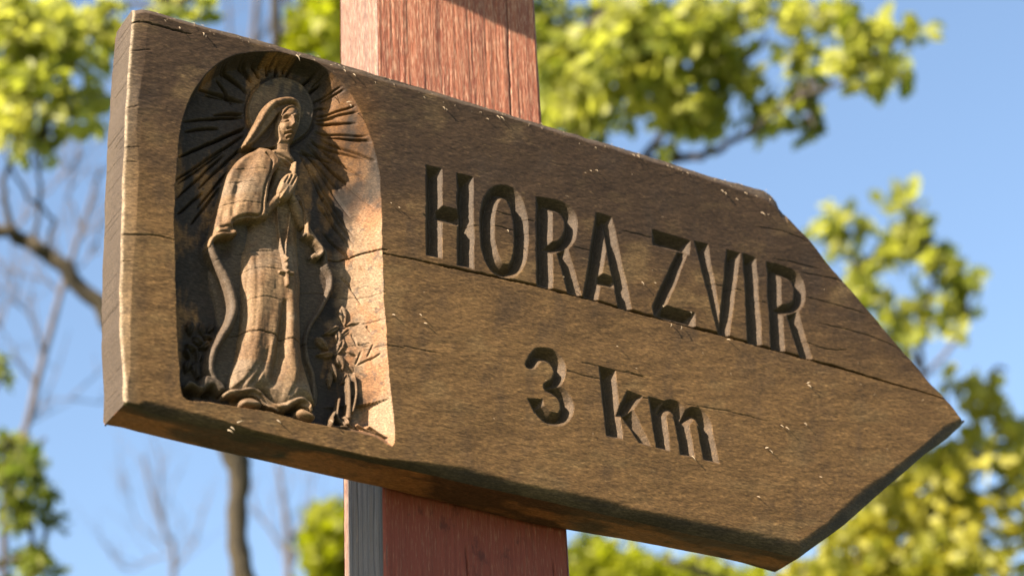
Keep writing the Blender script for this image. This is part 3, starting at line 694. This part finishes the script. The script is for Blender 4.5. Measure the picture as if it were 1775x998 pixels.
# ---- raised fibres and splinters on the plank
def splinter(vs, qs, p0, dirv, L, wd, lift):
    d = np.array([dirv[0], 0, dirv[1]]); d = d / np.linalg.norm(d); s_ = np.array([-d[2], 0, d[0]]); b0 = len(vs)
    for j in range(5):
        t = j / 4; w_ = wd * (1 - t) ** .6 + wd * .12; c = p0 + d * L * t + np.array([0, -lift * math.sin(t * 1.9), 0]) + s_ * L * .22 * t * t * ((hash(round(p0[0] * 1e5)) % 3) - 1)
        vs += [c - s_ * w_, c + np.array([0, -w_ * 1.2, 0]), c + s_ * w_]
    for j in range(4):
        a = b0 + 3 * j; qs += [(a, a + 3, a + 4, a + 1), (a + 1, a + 4, a + 5, a + 2)]
SP = [(768,186,-90,10),(861,201,-80,12),(868,203,-70,12),(1096,268,-85,9),(1032,295,-90,7),(1319,368,-60,13),(1334,345,-110,12),(1330,372,-100,6),(1148,530,-90,7),(1181,566,-120,14),(1163,562,-110,12),(1134,490,-90,6),(1112,489,-85,10),(1394,733,-80,9),(1353,737,-85,8),(1362,740,-85,10),(1326,776,-20,6),(1334,780,-80,10),(1400,667,-70,10),(1398,664,0,6),(1199,790,-85,12),(879,399,-90,9),(520,95,-110,14),(513,96,-60,16),(600,178,10,12),(606,182,-80,8),(735,560,-60,6),(727,545,-80,7),(680,545,-60,6),(1196,541,-90,6),(572,728,-60,8),(480,728,-70,9),(410,733,20,12),(400,740,-60,10),(394,745,-30,11),(1022,296,-90,6),(1012,300,-90,4),(1260,588,-40,6),(843,206,-85,7),(772,190,-80,6),(596,122,-80,9),(612,129,-85,9),(1104,270,-80,9),(1190,300,-85,7),(1250,330,-80,9),(1256,334,-90,10),(1275,345,-80,7),(1290,334,-70,8),(975,480,-90,5),(1420,826,-60,5),(1312,860,-50,6),(690,360,-80,5),(676,352,-80,5),(1068,600,-85,5),(310,48,-80,8),(352,58,-85,10),(356,62,-100,9)]
vs, qs = [], []
for (a, b_, an, L) in SP:
    p0 = on_plane(a, b_, 0) - ROOT; p0[1] -= .0006
    splinter(vs, qs, p0, (math.cos(math.radians(an)), math.sin(math.radians(an))), L * .00062, .00062 + .0003 * random.random(), .0035)
for j in range(190):
    if j < 150:
        xx = random.uniform(xs[0] + .02, xk); zt = np.interp(xx, xs, hi) - abs(random.gauss(0, .006)) - .002
    else:
        xx = random.uniform(xs[0] + .03, TIPX - .05); zl, zh = np.interp(xx, xs, loi), np.interp(xx, xs, hi); zt = random.uniform(zl + .01, zh - .005)
        jj = np.searchsorted(xs, xx); row = int((zt - lo_[min(jj, NXC - 1)]) / (hi[min(jj, NXC - 1)] - lo_[min(jj, NXC - 1)]) * (NYC - 1)); 
        if ID[idx[min(jj, NXC - 1), min(max(row, 0), NYC - 1)]] != 0: continue
    p0 = np.array([xx, -.0004, zt]) - ROOT; an = math.radians(random.gauss(-85, 35))
    splinter(vs, qs, p0, (math.cos(an), math.sin(an)), random.uniform(.0012, .0042), random.uniform(.00018, .0004), .0016)
me = mesh_np('raised_fibres', np.array(vs), np.array(qs), True, [M_FIB]); link(bpy.data.objects.new('raised_fibres', me), sign, kind='stuff')

# ================================================================== THE POST
YF = T + .001
pf = lambda a, b_: on_plane(a, b_, YF)
xL = (pf(650, 100)[0] + pf(667, 900)[0]) / 2; xR = (pf(934, 150)[0] + pf(990, 960)[0]) / 2
qd = at(588, 60, 2.9); # back left edge: find depth where the left face plane meets that sight line
d_ = ray(588, 60); kk = (xL - CAM[0]) / d_[0]; YB = (CAM + d_ * kk)[1]
print('post x', xL, xR, 'depth', YF, YB, 'cam', CAM)
ZT = 3.62
post = empty('square_wooden_post', ((xL + xR) / 2, (YF + YB) / 2, 0), label='tall square wooden post with worn red paint behind the arrow board', category='post')
PO = np.array(post.location)
def face_grid(name, o0, du, dv, nu, nv, nrm, mat, amp=.0012, seed=1, nx=120):
    """grooved wooden surface: u across, v up"""
    u = np.linspace(0, 1, nu); v_ = np.linspace(0, 1, nv); U, Vv = np.meshgrid(u, v_, indexing='ij')
    h_ = (fbm(U * nx, Vv * 34, seed, 3) - .5) * amp + (fbm(U * 14, Vv * 12, seed + 2, 3) - .5) * amp * 1.6
    e = np.minimum(U, 1 - U) * np.linalg.norm(du); h_ -= .003 * np.clip(1 - e / .006, 0, 1) ** 2
    if name == 'front_face':
        zc = Vv * dv[2]
        for u0, z0, z1_, s_ in [(.80, 3.02, 3.6, .025), (.93, 2.0, 2.52, -.02), (.48, 2.30, 2.52, -.12), (.62, 0.2, 2.3, .01), (.30, .3, 1.9, 0)]:
            uc = u0 + s_ * (zc - z0) / .5 + .006 * (vnoise(zc * 60, zc * 0, 3) - .5)
            h_ -= .006 * np.clip(1 - np.abs(U - uc) / .0045, 0, 1) * ((zc > z0) & (zc < z1_))
    Pn = np.array(o0) + U[..., None] * np.array(du) + Vv[..., None] * np.array(dv) + h_[..., None] * np.array(nrm)
    ii = np.arange(nu * nv).reshape(nu, nv); q = np.stack([ii[:-1, :-1], ii[1:, :-1], ii[1:, 1:], ii[:-1, 1:]], -1).reshape(-1, 4)
    me = mesh_np(name, Pn.reshape(-1, 3) - PO, q, True, [mat]); return link(bpy.data.objects.new(name, me), post)
Wd, Dp = xR - xL, YB - YF
face_grid('front_face', (xL, YF, 0), (Wd, 0, 0), (0, 0, ZT), 220, 420, (0, -1, 0), M_RED, seed=1)
face_grid('side_face', (xL, YB, 0), (0, -Dp, 0), (0, 0, ZT), 90, 420, (-1, 0, 0), M_SIDE, seed=3, nx=50)
face_grid('side_face', (xR, YF, 0), (0, Dp, 0), (0, 0, ZT), 40, 120, (1, 0, 0), M_RED, seed=4, nx=50)
face_grid('back_face', (xR, YB, 0), (-Wd, 0, 0), (0, 0, ZT), 60, 120, (0, 1, 0), M_RED, seed=5)

def slab(name, corners_top, thick, parent, mat, PO_):
    """closed slab from four corners (top side, counter-clockwise) and a thickness vector"""
    c = np.array(corners_top); t = np.array(thick); vv = np.concatenate([c, c + t]) - PO_
    q = np.array([[0, 1, 2, 3], [7, 6, 5, 4], [0, 4, 5, 1], [1, 5, 6, 2], [2, 6, 7, 3], [3, 7, 4, 0]])
    me = mesh_np(name, vv, q, False, [mat]); o = bpy.data.objects.new(name, me); link(o, parent)
    bm_ = o.modifiers.new('bevel', 'BEVEL'); bm_.width = .003; bm_.segments = 2; return o
# unseen board added over the post, sloping down to the right; its front lower edge throws the slanting shade
S1 = on_plane(762, 0, YF); S2 = on_plane(934, 78, YF); kf = .45
E1 = S1 + sun_dir * kf; E2 = S2 + sun_dir * kf; ed = (E2 - E1) / (E2[0] - E1[0])
cl, crt = E1[0] - .02, xR + .02
pl = E1 + ed * (cl - E1[0]); pr = E1 + ed * (crt - E1[0]); yb = YB + .06
up = np.array([0, 0, .028])
slab('added_shade_board', [pl + up, pr + up, (pr[0], yb, pr[2] + .178), (pl[0], yb, pl[2] + .178)], -up, post, M_RED, PO)
print('cap', pl, pr, 'px', proj(pl), proj(pr))

# ================================================================== GROUND
M_G, n, b = mat_new('meadow_grass')
c = ramp(n, noise(n, coords(n), 1.2, 8, .7), [(.3, (.035, .05, .015)), (.7, (.10, .12, .04))]); n.links.new(c, b.inputs['Base Color']); b.inputs['Roughness'].default_value = .9
gn = 90; gx = np.sinh(np.linspace(-6, 6, gn)) ; gx = gx / gx.max() * 900
GXX, GYY = np.meshgrid(gx, gx, indexing='ij'); rr_ = np.hypot(GXX, GYY)
gz = (fbm(GXX / 3, GYY / 3, 2, 3) - .5) * .1 * sstep(.6, 3, rr_)
ii = np.arange(gn * gn).reshape(gn, gn); q = np.stack([ii[:-1, :-1], ii[1:, :-1], ii[1:, 1:], ii[:-1, 1:]], -1).reshape(-1, 4)
me = mesh_np('ground', np.stack([GXX, GYY, gz], -1).reshape(-1, 3), q, True, [M_G]); link(bpy.data.objects.new('ground', me), kind='structure')

# ================================================================== TREES
def bark(name, a, b2):
    a, b2 = dim(a), dim(b2)
    m, n, b = mat_new(name); c = ramp(n, noise(n, coords(n, (1, 1, .4)), 22, 6, .7), [(.35, a), (.65, b2)])
    n.links.new(c, b.inputs['Base Color']); b.inputs['Roughness'].default_value = .9
    n.links.new(bump(n, noise(n, coords(n, (1, 1, .25)), 40, 5, .7), .8, .02), b.inputs['Normal']); return m
B_DARK = bark('dark_bark', (.03, .022, .018), (.06, .045, .034)); B_YEL = bark('lichen_bark', (.020, .014, .009), (.065, .046, .018)); B_GREY = bark('grey_bark', (.09, .07, .06), (.15, .12, .11))
def leafmat(name, c1, c2, tr):
    c1, c2 = dim(c1), dim(c2)
    m, n, b = mat_new(name); oi = N(n, 'ShaderNodeObjectInfo'); nz = noise(n, coords(n), 9, 2, .5)
    mx = N(n, 'ShaderNodeMath', operation='ADD'); n.links.new(oi.outputs['Random'], mx.inputs[0]); n.links.new(nz, mx.inputs[1])
    c = ramp(n, mx.outputs[0], [(.3, c1), (1.0, c2)]); m2 = N(n, 'ShaderNodeMath', operation='MULTIPLY'); m2.inputs[1].default_value = .66
    n.links.new(mx.outputs[0], m2.inputs[0]); n.links.new(m2.outputs[0], c.node.inputs[0])
    n.links.new(c, b.inputs['Base Color']); b.inputs['Roughness'].default_value = .5; b.inputs['Specular IOR Level'].default_value = .3
    tl = N(n, 'ShaderNodeBsdfTranslucent'); n.links.new(mix(n, 1.0, c, tr, 'MULTIPLY'), tl.inputs[0])
    ms = N(n, 'ShaderNodeMixShader'); ms.inputs[0].default_value = .58
    n.links.new(b.outputs[0], ms.inputs[1]); n.links.new(tl.outputs[0], ms.inputs[2]); n.links.new(ms.outputs[0], n.nodes['Material Output'].inputs[0]); return m
L_YG = leafmat('young_yellow_green_leaf', (.16, .20, .020), (.50, .50, .12), (1.5, 1.5, .8))
L_YE = leafmat('yellowing_leaf', (.21, .23, .018), (.54, .50, .08), (1.5, 1.4, .7))
L_GR = leafmat('fresh_green_leaf', (.15, .18, .008), (.38, .38, .02), (1.5, 1.6, .6))
L_DK = leafmat('dark_green_leaf', (.11, .14, .02), (.27, .28, .05), (1.3, 1.5, .6))

def tubes(name, paths, mat, parent, sides=8, kind=None, O=None):
    vs, qs = [], []
    for pts, rad in paths:
        p = np.array(pts, float); m = len(p); rad = rs(p, rad, m); b0 = len(vs)
        tg = np.gradient(p, axis=0); tg /= np.linalg.norm(tg, axis=1, keepdims=True)
        ref = np.array([0.3, .2, 1.]) if abs(tg[0][2]) < .8 else np.array([1., .2, 0.])
        for j in range(m):
            s_ = np.cross(tg[j], ref); s_ /= np.linalg.norm(s_); t_ = np.cross(tg[j], s_)
            for a in range(sides):
                an = 2 * math.pi * a / sides; rr = rad[j] * (1 + .08 * math.sin(a * 2.3 + j)); vs.append(p[j] + (s_ * math.cos(an) + t_ * math.sin(an)) * rr)
        for j in range(m - 1):
            for a in range(sides):
                qs.append((b0 + j * sides + a, b0 + j * sides + (a + 1) % sides, b0 + (j + 1) * sides + (a + 1) % sides, b0 + (j + 1) * sides + a))
    me = mesh_np(name, np.array(vs) - O, np.array(qs), True, [mat]); o = bpy.data.objects.new(name, me); link(o, parent)
    if kind: o['kind'] = kind
    return o

def clump_geo(seed, nl=11, size=.72):
    """a spray of folded leaves on a short twig, about one unit in radius"""
    r = random.Random(seed); vs, qs = [np.zeros(3)], []
    for k in range(nl):
        d = np.array([r.gauss(0, 1), r.gauss(0, 1), r.gauss(0, .8)]); d /= np.linalg.norm(d)
        c = d * r.uniform(.15, .8); ax_ = d * .6 + np.array([r.gauss(0, .5), r.gauss(0, .5), -.35 + r.gauss(0, .3)]); ax_ /= np.linalg.norm(ax_)
        sd = np.cross(ax_, np.array([r.gauss(0, 1), r.gauss(0, 1), r.gauss(0, 1)])); sd /= np.linalg.norm(sd); nn = np.cross(ax_, sd)
        L = size * r.uniform(.7, 1.25); w_ = L * .42; b0 = len(vs)
        for (u, s_, h_) in [(0, 0, 0), (.3, .85, .18), (.65, .8, .16), (1, 0, -.12), (.65, -.8, .16), (.3, -.85, .18), (.5, 0, 0)]:
            vs.append(c + ax_ * u * L + sd * s_ * w_ + nn * h_ * w_)
        for a_, b_ in ((0, 1), (1, 2), (2, 3), (3, 4), (4, 5), (5, 0)): qs.append((b0 + a_, b0 + b_, b0 + 6))
        qs.append((0, b0, b0 + 6))
    return np.array(vs), np.array(qs)
GEO = [clump_geo(s_) for s_ in range(8)]
CM = {}
def clump_mesh(mat, i):
    if (mat.name, i) not in CM: CM[(mat.name, i)] = mesh_np('leaf_clump', GEO[i][0], GEO[i][1], False, [mat])
    return CM[(mat.name, i)]

def rotm(r):
    q = np.array([r.gauss(0, 1) for _ in range(4)]); q /= np.linalg.norm(q); w_, x, y, z = q
    return np.array([[1 - 2 * (y * y + z * z), 2 * (x * y - z * w_), 2 * (x * z + y * w_)], [2 * (x * y + z * w_), 1 - 2 * (x * x + z * z), 2 * (y * z - x * w_)], [2 * (x * z - y * w_), 2 * (y * z + x * w_), 1 - 2 * (x * x + y * y)]])

def tree(name, label, base, trunk, limbs, blobs, leaf, barkm, csize, cat='tree', trad=(.16, .08), seed=0, group=None, dens=1.0):
    """trunk: list of points; limbs: (points, radii); blobs: (px, py, rx, ry, dist, ddist, count)"""
    r = random.Random(seed); root = empty(name, base, label=label, category=cat)
    if group: root['group'] = group
    O = np.array(base, float)
    nodes = []
    if trunk is not None:
        tp = cr(np.array(trunk, float), 6); tubes('trunk', [(tp, trad)], barkm, root, 12, O=O); nodes += [p for p in tp[len(tp) // 3:]]
    for pts, rad in limbs:
        lp = cr(np.array(pts, float), 6); lp[1:-1] += np.array([[r.gauss(0, .006) for _ in range(3)] for _ in lp[1:-1]])
        tubes('branch', [(lp, rad)], barkm, root, 8, O=O); nodes += list(lp)
    nodes = np.array(nodes); tw = []; cl = []
    for (bx, by, rx, ry, dd, ds, cnt) in blobs:
        cen = at(bx, by, dd); j = np.argmin(((nodes - cen) ** 2).sum(1)); st = nodes[j]
        mid_ = (st + cen) / 2 + np.array([0, 0, .06]); tw.append((cr([st, mid_, cen], 5), (.014, .006)))
        for _ in range(int(cnt * dens + .5)):
            while True:
                a, b_, c = r.uniform(-1, 1), r.uniform(-1, 1), r.uniform(-1, 1)
                if a * a + b_ * b_ + c * c < 1: break
            p = at(bx + a * rx, by + b_ * ry, dd + c * ds); s_ = csize * r.uniform(.65, 1.3); cl.append((p, s_))
            if r.random() < .6:
                sp = mid_ * .35 + cen * .65; tw.append(([sp, (sp + p) / 2 + np.array([r.gauss(0, .02), r.gauss(0, .02), .02]), p], (.005, .002)))
    if cat == 'tree' and name == 'bare_sapling' or name == 'crooked_tree':
        for pts, rad in limbs + ([([tuple(q) for q in trunk[2:]], (.01, .004))] if trunk is not None else []):
            lp = cr(np.array(pts, float), 5)
            for _ in range(5 if name == 'bare_sapling' else 2):
                k_ = r.randrange(1, len(lp)); d0 = lp[k_] - lp[k_ - 1]; d0 /= np.linalg.norm(d0) + 1e-9; q0 = lp[k_]; dr = d0 * .6 + np.array([r.gauss(0, .5), r.gauss(0, .3), .5 + r.gauss(0, .3)]); dr /= np.linalg.norm(dr)
                L_ = r.uniform(.15, .5); q1 = q0 + dr * L_ * .5 + np.array([r.gauss(0, .03), 0, r.gauss(0, .03)]); q2 = q0 + dr * L_ + np.array([r.gauss(0, .05), 0, .06]); tw.append(([q0, q1, q2], (.005, .0015)))
                tw.append(([q1, q1 + np.array([r.gauss(0, .1), r.gauss(0, .1), .14])], (.003, .001)))
    if tw: tubes('twigs', tw, barkm, root, 4, kind='stuff', O=O)
    r.shuffle(cl)
    for p, s_ in cl[:290]:
        o = bpy.data.objects.new('leaf_clump', clump_mesh(leaf, r.randrange(8))); o.location = (p - O).tolist(); o.scale = (s_,) * 3
        o.rotation_euler = (r.uniform(0, 6.3), r.uniform(0, 6.3), r.uniform(0, 6.3)); COL.objects.link(o); o.parent = root
    if len(cl) > 290:
        VV, QQ, nb_ = [], [], 0
        for p, s_ in cl[290:]:
            gv, gq = GEO[r.randrange(8)]; VV.append(gv @ rotm(r).T * s_ + p - O); QQ.append(gq + nb_); nb_ += len(gv)
        o = bpy.data.objects.new('foliage', mesh_np('foliage', np.concatenate(VV), np.concatenate(QQ), False, [leaf])); link(o, root, kind='stuff')
    return root

def g0(px_, dist):                                    # ground point below a sight line
    p = at(px_, 700, dist); return (float(p[0]), float(p[1]), 0.0)

# A: big bright bough behind the post, reaching right
bA = g0(800, 9.6); pA = lambda a, b_, d=9.3: at(a, b_, d)
tree('deciduous_tree', 'yellow-green tree whose long bough reaches right above the arrow board', bA,
     [bA, at(815, 1200, 9.6), at(800, 800, 9.5), at(850, 450, 9.4), at(880, 100, 9.3), at(860, -300, 9.3)],
     [([at(860, 420, 9.4), at(980, 330, 9.3), at(1110, 285, 9.2), at(1215, 268, 9.1), at(1290, 235, 9.0), at(1390, 170, 9.0), at(1520, 120, 9.0)], (.03, .018, .006)),
      ([at(870, 250, 9.4), at(1000, 200, 9.3), at(1120, 120, 9.2), at(1250, 60, 9.2), at(1380, 20, 9.2)], (.02, .006)),
      ([at(1110, 285, 9.2), at(1180, 200, 9.2), at(1260, 150, 9.2), at(1330, 60, 9.2)], (.02, .008)),
      ([at(880, 100, 9.3), at(1000, 60, 9.3), at(1120, -40, 9.3)], (.04, .01))],
     [(975,60,50,70,9.3,.5,34),(990,170,55,55,9.2,.5,34),(1060,110,60,60,9.2,.5,40),(1080,30,70,45,9.2,.4,36),(1160,60,60,60,9.2,.5,38),(1150,160,65,45,9.2,.4,36),(1240,110,45,50,9.2,.4,26),(1240,30,60,40,9.2,.4,30),(1210,200,50,35,9.1,.4,16),(1040,200,60,30,9.2,.4,18),(1300,150,34,26,9.1,.3,8),(1330,200,50,34,9.1,.3,14),(1385,100,28,26,9.1,.2,6),(1390,160,30,26,9.1,.2,7),(1430,40,34,26,9.1,.2,8),(1480,30,30,24,9.0,.2,6),(1370,30,30,20,9.1,.2,7),(1310,20,40,22,9.1,.2,8),(1490,80,34,30,9.0,.2,8),(1540,70,36,30,9.0,.2,9),(1590,60,18,26,9.0,.1,5),(1540,115,30,24,9.0,.2,7),(1460,105,30,30,9.0,.2,7),(1410,220,24,18,9.0,.2,4),(1520,140,16,20,9.0,.1,3),(1150,262,18,18,9.0,.1,2),(1000,245,40,16,9.1,.2,6),(955,130,30,90,9.3,.3,26)],
     L_YG, B_DARK, .088, trad=(.17, .11, .07), seed=1, dens=.66)

# B: slim tree to the right
bB = g0(1640, 12.3)
tree('slim_deciduous_tree', 'slim tree with a sparse round spray of leaves right of the arrow tip', bB,
     [bB, at(1690, 1500, 12), at(1650, 1000, 12), at(1605, 800, 12), at(1590, 660, 12)],
     [([at(1600, 760, 12), at(1600, 600, 12), at(1615, 500, 12), at(1600, 400, 12), at(1580, 350, 12)], (.02, .006)),
      ([at(1600, 640, 12), at(1540, 560, 12), at(1490, 470, 12), at(1440, 400, 12)], (.018, .006)),
      ([at(1595, 660, 12), at(1650, 600, 12), at(1680, 540, 12), at(1670, 480, 12)], (.015, .005))],
     [(1435,388,26,24,12,.15,7),(1487,382,22,16,12,.1,4),(1450,430,20,26,12,.1,4),(1565,352,24,18,12,.1,4),(1598,384,24,24,12,.1,6),(1568,408,28,18,12,.1,5),(1535,450,26,18,12,.1,5),(1610,430,18,20,12,.1,3),(1632,455,26,26,12,.1,7),(1660,485,18,16,12,.1,3),(1645,510,22,16,12,.1,4),(1510,520,40,24,12,.2,9),(1560,560,32,28,12,.2,9),(1585,535,18,24,12,.1,4),(1635,560,24,22,12,.1,5),(1545,590,30,14,12,.1,4),(1655,540,22,16,12,.1,2),(1480,470,16,24,12,.1,3)],
     L_YG, B_GREY, .105, trad=(.05, .02, .008), seed=2, dens=.85)

# C: dense yellow tree lower right
bC = g0(1500, 10.2)
tree('dense_yellow_tree', 'dense yellow tree filling the lower right below the arrow tip', bC,
     [bC, at(1500, 1500, 10.2), at(1510, 1000, 10.2), at(1530, 850, 10.2)],
     [([at(1505, 1100, 10.2), at(1590, 920, 10.1), at(1680, 760, 10.1), at(1710, 680, 10.0)], (.05, .008)), ([at(1500, 1150, 10.2), at(1350, 1050, 10.1), at(1150, 970, 10.1)], (.05, .01)), ([at(1520, 900, 10.2), at(1560, 820, 10.2), at(1640, 720, 10.1)], (.03, .006)), ([at(1590, 940, 10.1), at(1700, 880, 10.1), at(1790, 800, 10.1)], (.03, .01))],
     [(1480,950,80,60,10,.6,60),(1560,900,70,60,10.1,.6,60),(1640,860,70,60,10,.6,55),(1700,930,80,70,10,.6,70),(1590,970,80,50,10,.6,60),(1540,840,40,26,10,.3,14),(1600,790,50,34,10,.4,22),(1700,800,70,45,10,.5,30),(1760,850,40,60,10,.4,24),(1450,1010,90,40,10,.5,50),(1700,700,30,46,10,.2,18),(1740,735,34,24,10,.2,9),(1660,790,60,30,10,.3,16),(1610,745,20,16,10,.2,4),(1640,665,18,22,10,.1,4),(1745,640,40,20,10,.2,0),(1400,990,40,30,10,.3,16),(1650,1000,130,40,10.2,.6,70),(1765,770,30,26,10,.2,7)],
     L_YE, B_DARK, .088, trad=(.15, .05), seed=3, dens=.40)

# D: green tree low behind the post
bD = g0(1120, 11.5)
tree('bright_green_tree', 'bright green tree seen low behind the post under the board', bD,
     [bD, at(1110, 1600, 11.5), at(1100, 1200, 11.5), at(1050, 1020, 11.5)],
     [([at(1100, 1200, 11.5), at(800, 1040, 11.4), at(620, 930, 11.3), at(570, 870, 11.3)], (.06, .01)), ([at(1080, 1100, 11.5), at(1150, 1000, 11.4), at(1230, 960, 11.3)], (.04, .01))],
     [(575,900,40,45,11.3,.4,40),(560,965,50,45,11.3,.4,50),(620,950,60,60,11.3,.4,40),(1020,965,40,45,11.3,.4,44),(1090,985,70,30,11.3,.4,44),(1180,1000,90,26,11.3,.4,36),(1290,1010,60,20,11.3,.4,16),(1050,1040,90,30,11.3,.4,30),(590,1030,90,30,11.3,.4,30),(700,990,60,60,11.4,.4,20),(900,1000,80,50,11.4,.4,20)],
     L_GR, B_DARK, .085, trad=(.16, .08), seed=4)

# E: crooked trunk below the board, limbs out both sides behind it
bE = g0(430, 8.0)
tree('crooked_tree', 'crooked lichen-covered tree standing behind the left end of the board', bE,
     [bE, at(435, 1500, 8), at(432, 1080, 8), at(419, 985, 8), at(411, 930, 8), at(412, 870, 8), at(416, 825, 8), at(406, 785, 8), at(378, 720, 8), at(370, 690, 8)],
     [([at(385, 740, 8), at(300, 660, 8), at(215, 580, 8), at(150, 505, 8), at(75, 440, 8), at(20, 405, 8), at(-60, 390, 8)], (.045, .03, .022)),
      ([at(370, 700, 8), at(350, 500, 8), at(330, 250, 8), at(300, 60, 8.1), at(270, -120, 8.1)], (.035, .015, .008)),
      ([at(370, 690, 8), at(450, 450, 8), at(470, 200, 8.1), at(478, 40, 8.1), at(485, -140, 8.1)], (.04, .011)),
      ([at(75, 440, 8), at(90, 380, 8), at(40, 330, 8), at(10, 260, 8), at(-10, 180, 8)], (.008, .004)),
      ([at(20, 405, 8), at(5, 330, 8), at(30, 240, 8), at(15, 160, 8)], (.013, .006)),
      ([at(60, 435, 8), at(70, 330, 8), at(60, 260, 8), at(90, 190, 8)], (.009, .004))],
     [(25,60,40,50,8,.4,26),(80,40,50,45,8,.4,26),(60,130,50,45,8,.4,28),(110,170,28,26,8,.3,9),(30,200,44,34,8,.3,17),(80,240,34,22,8,.3,8),(170,30,36,24,8.2,.3,9),(160,195,20,18,8,.2,5),(135,90,32,34,8.1,.3,9),(180,180,14,26,8,.2,3),(290,12,46,18,8.2,.3,10),(350,10,24,14,8.2,.2,4),(195,80,16,26,8.1,.2,3)],
     L_YG, B_YEL, .085, trad=(.08, .044, .038, .036, .050, .05), seed=5, dens=.75)

# E2: top centre tree, between board and post
bF = g0(760, 11.0)
tree('leafy_tree', 'green tree peeping above the board just left of the post', bF,
     [bF, at(760, 1500, 11), at(760, 900, 11), at(750, 400, 11), at(740, 0, 11)],
     [([at(745, 350, 11), at(520, 100, 11), at(500, 20, 11), at(505, -80, 11)], (.03, .01)), ([at(745, 250, 11), at(680, 100, 11), at(640, -40, 11)], (.04, .01))],
     [(545,75,40,34,11,.4,40),(560,30,40,34,11,.4,34),(580,-10,50,30,11,.4,26),(600,90,50,40,11,.4,30),(520,45,18,18,11,.2,4),(930,60,40,80,11.3,.4,40),(960,180,40,60,11.3,.4,34)],
     L_GR, B_DARK, .085, trad=(.14, .05), seed=6, dens=.6)

# F: dark green tree lower left
bG = g0(-220, 8.6)
tree('dark_green_tree', 'darker green tree at the lower left corner', bG,
     [bG, at(-220, 1500, 8.6), at(-200, 1000, 8.6), at(-180, 800, 8.6)],
     [([at(-200, 1000, 8.6), at(-60, 880, 8.5), at(20, 800, 8.5), at(80, 760, 8.5)], (.03, .006)), ([at(-190, 900, 8.6), at(-60, 740, 8.5), at(0, 660, 8.5)], (.02, .006)), ([at(-200, 1050, 8.6), at(-40, 990, 8.5), at(70, 960, 8.5)], (.02, .006))],
     [(0,640,16,22,8.5,.1,4),(10,815,26,30,8.5,.2,9),(40,800,30,26,8.5,.2,9),(25,860,34,34,8.5,.2,13),(70,850,24,16,8.5,.2,4),(40,900,26,18,8.5,.2,6),(95,905,20,12,8.5,.1,3),(60,980,46,20,8.5,.2,12),(5,770,24,24,8.5,.2,6),(55,960,24,14,8.5,.1,3)],
     L_DK, B_DARK, .06, trad=(.08, .03), seed=7)

# G: bare saplings, far
def bare(label, px0, paths, dist, rad, seed, leaves=()):
    base = g0(px0, dist); r = random.Random(seed); L_ = []
    for p in paths[1:]:
        L_.append(([at(a, b_, dist) for a, b_ in p], (rad * .5, rad * .15)))
    tree('bare_sapling', label, base, [base, at(px0, 1500, dist)] + [at(a, b_, dist) for a, b_ in paths[0]], L_, leaves, L_YE, B_GREY, .05, trad=(rad * 1.6, rad * 1.2, rad, rad * .4), seed=seed, group='bare saplings behind the board')
bare('thin grey sapling leaning right along the left side of the frame', -10, [[(10, 860), (45, 740), (75, 620), (105, 510), (140, 400), (175, 290)], [(75, 620), (60, 560), (20, 520)], [(60, 680), (20, 600), (-10, 560)], [(20, 400), (60, 360), (110, 300), (120, 250)], [(105, 510), (60, 480), (-10, 470)], [(140, 400), (120, 330), (140, 270)], [(105, 510), (150, 450), (175, 430)], [(45, 740), (80, 700), (120, 690)]], 10, .014, 11, [(35, 775, 20, 22, 10, .1, 5)])
bare('faint bare sapling under the left part of the board', 270, [[(300, 1000), (285, 920), (262, 850), (250, 790)], [(290, 950), (235, 900), (225, 850)], [(300, 990), (340, 930), (350, 880)], [(285, 920), (275, 850), (280, 800)], [(290, 960), (220, 985), (190, 960)]], 15, .016, 12)
bare('faint bare sapling between the crooked trunk and the post', 500, [[(500, 1000), (500, 930), (492, 870), (480, 800)], [(500, 960), (455, 900), (430, 880)], [(500, 940), (535, 880), (540, 820)], [(495, 1000), (520, 940), (545, 900)]], 13, .02, 13)
bare('leafless tree top showing above the board left of centre', 400, [[(420, 500), (430, 200), (440, 60), (450, -60)], [(430, 180), (400, 60), (395, -30)], [(440, 90), (475, 20), (480, -60)]], 14, .03, 14)
print('scene built')
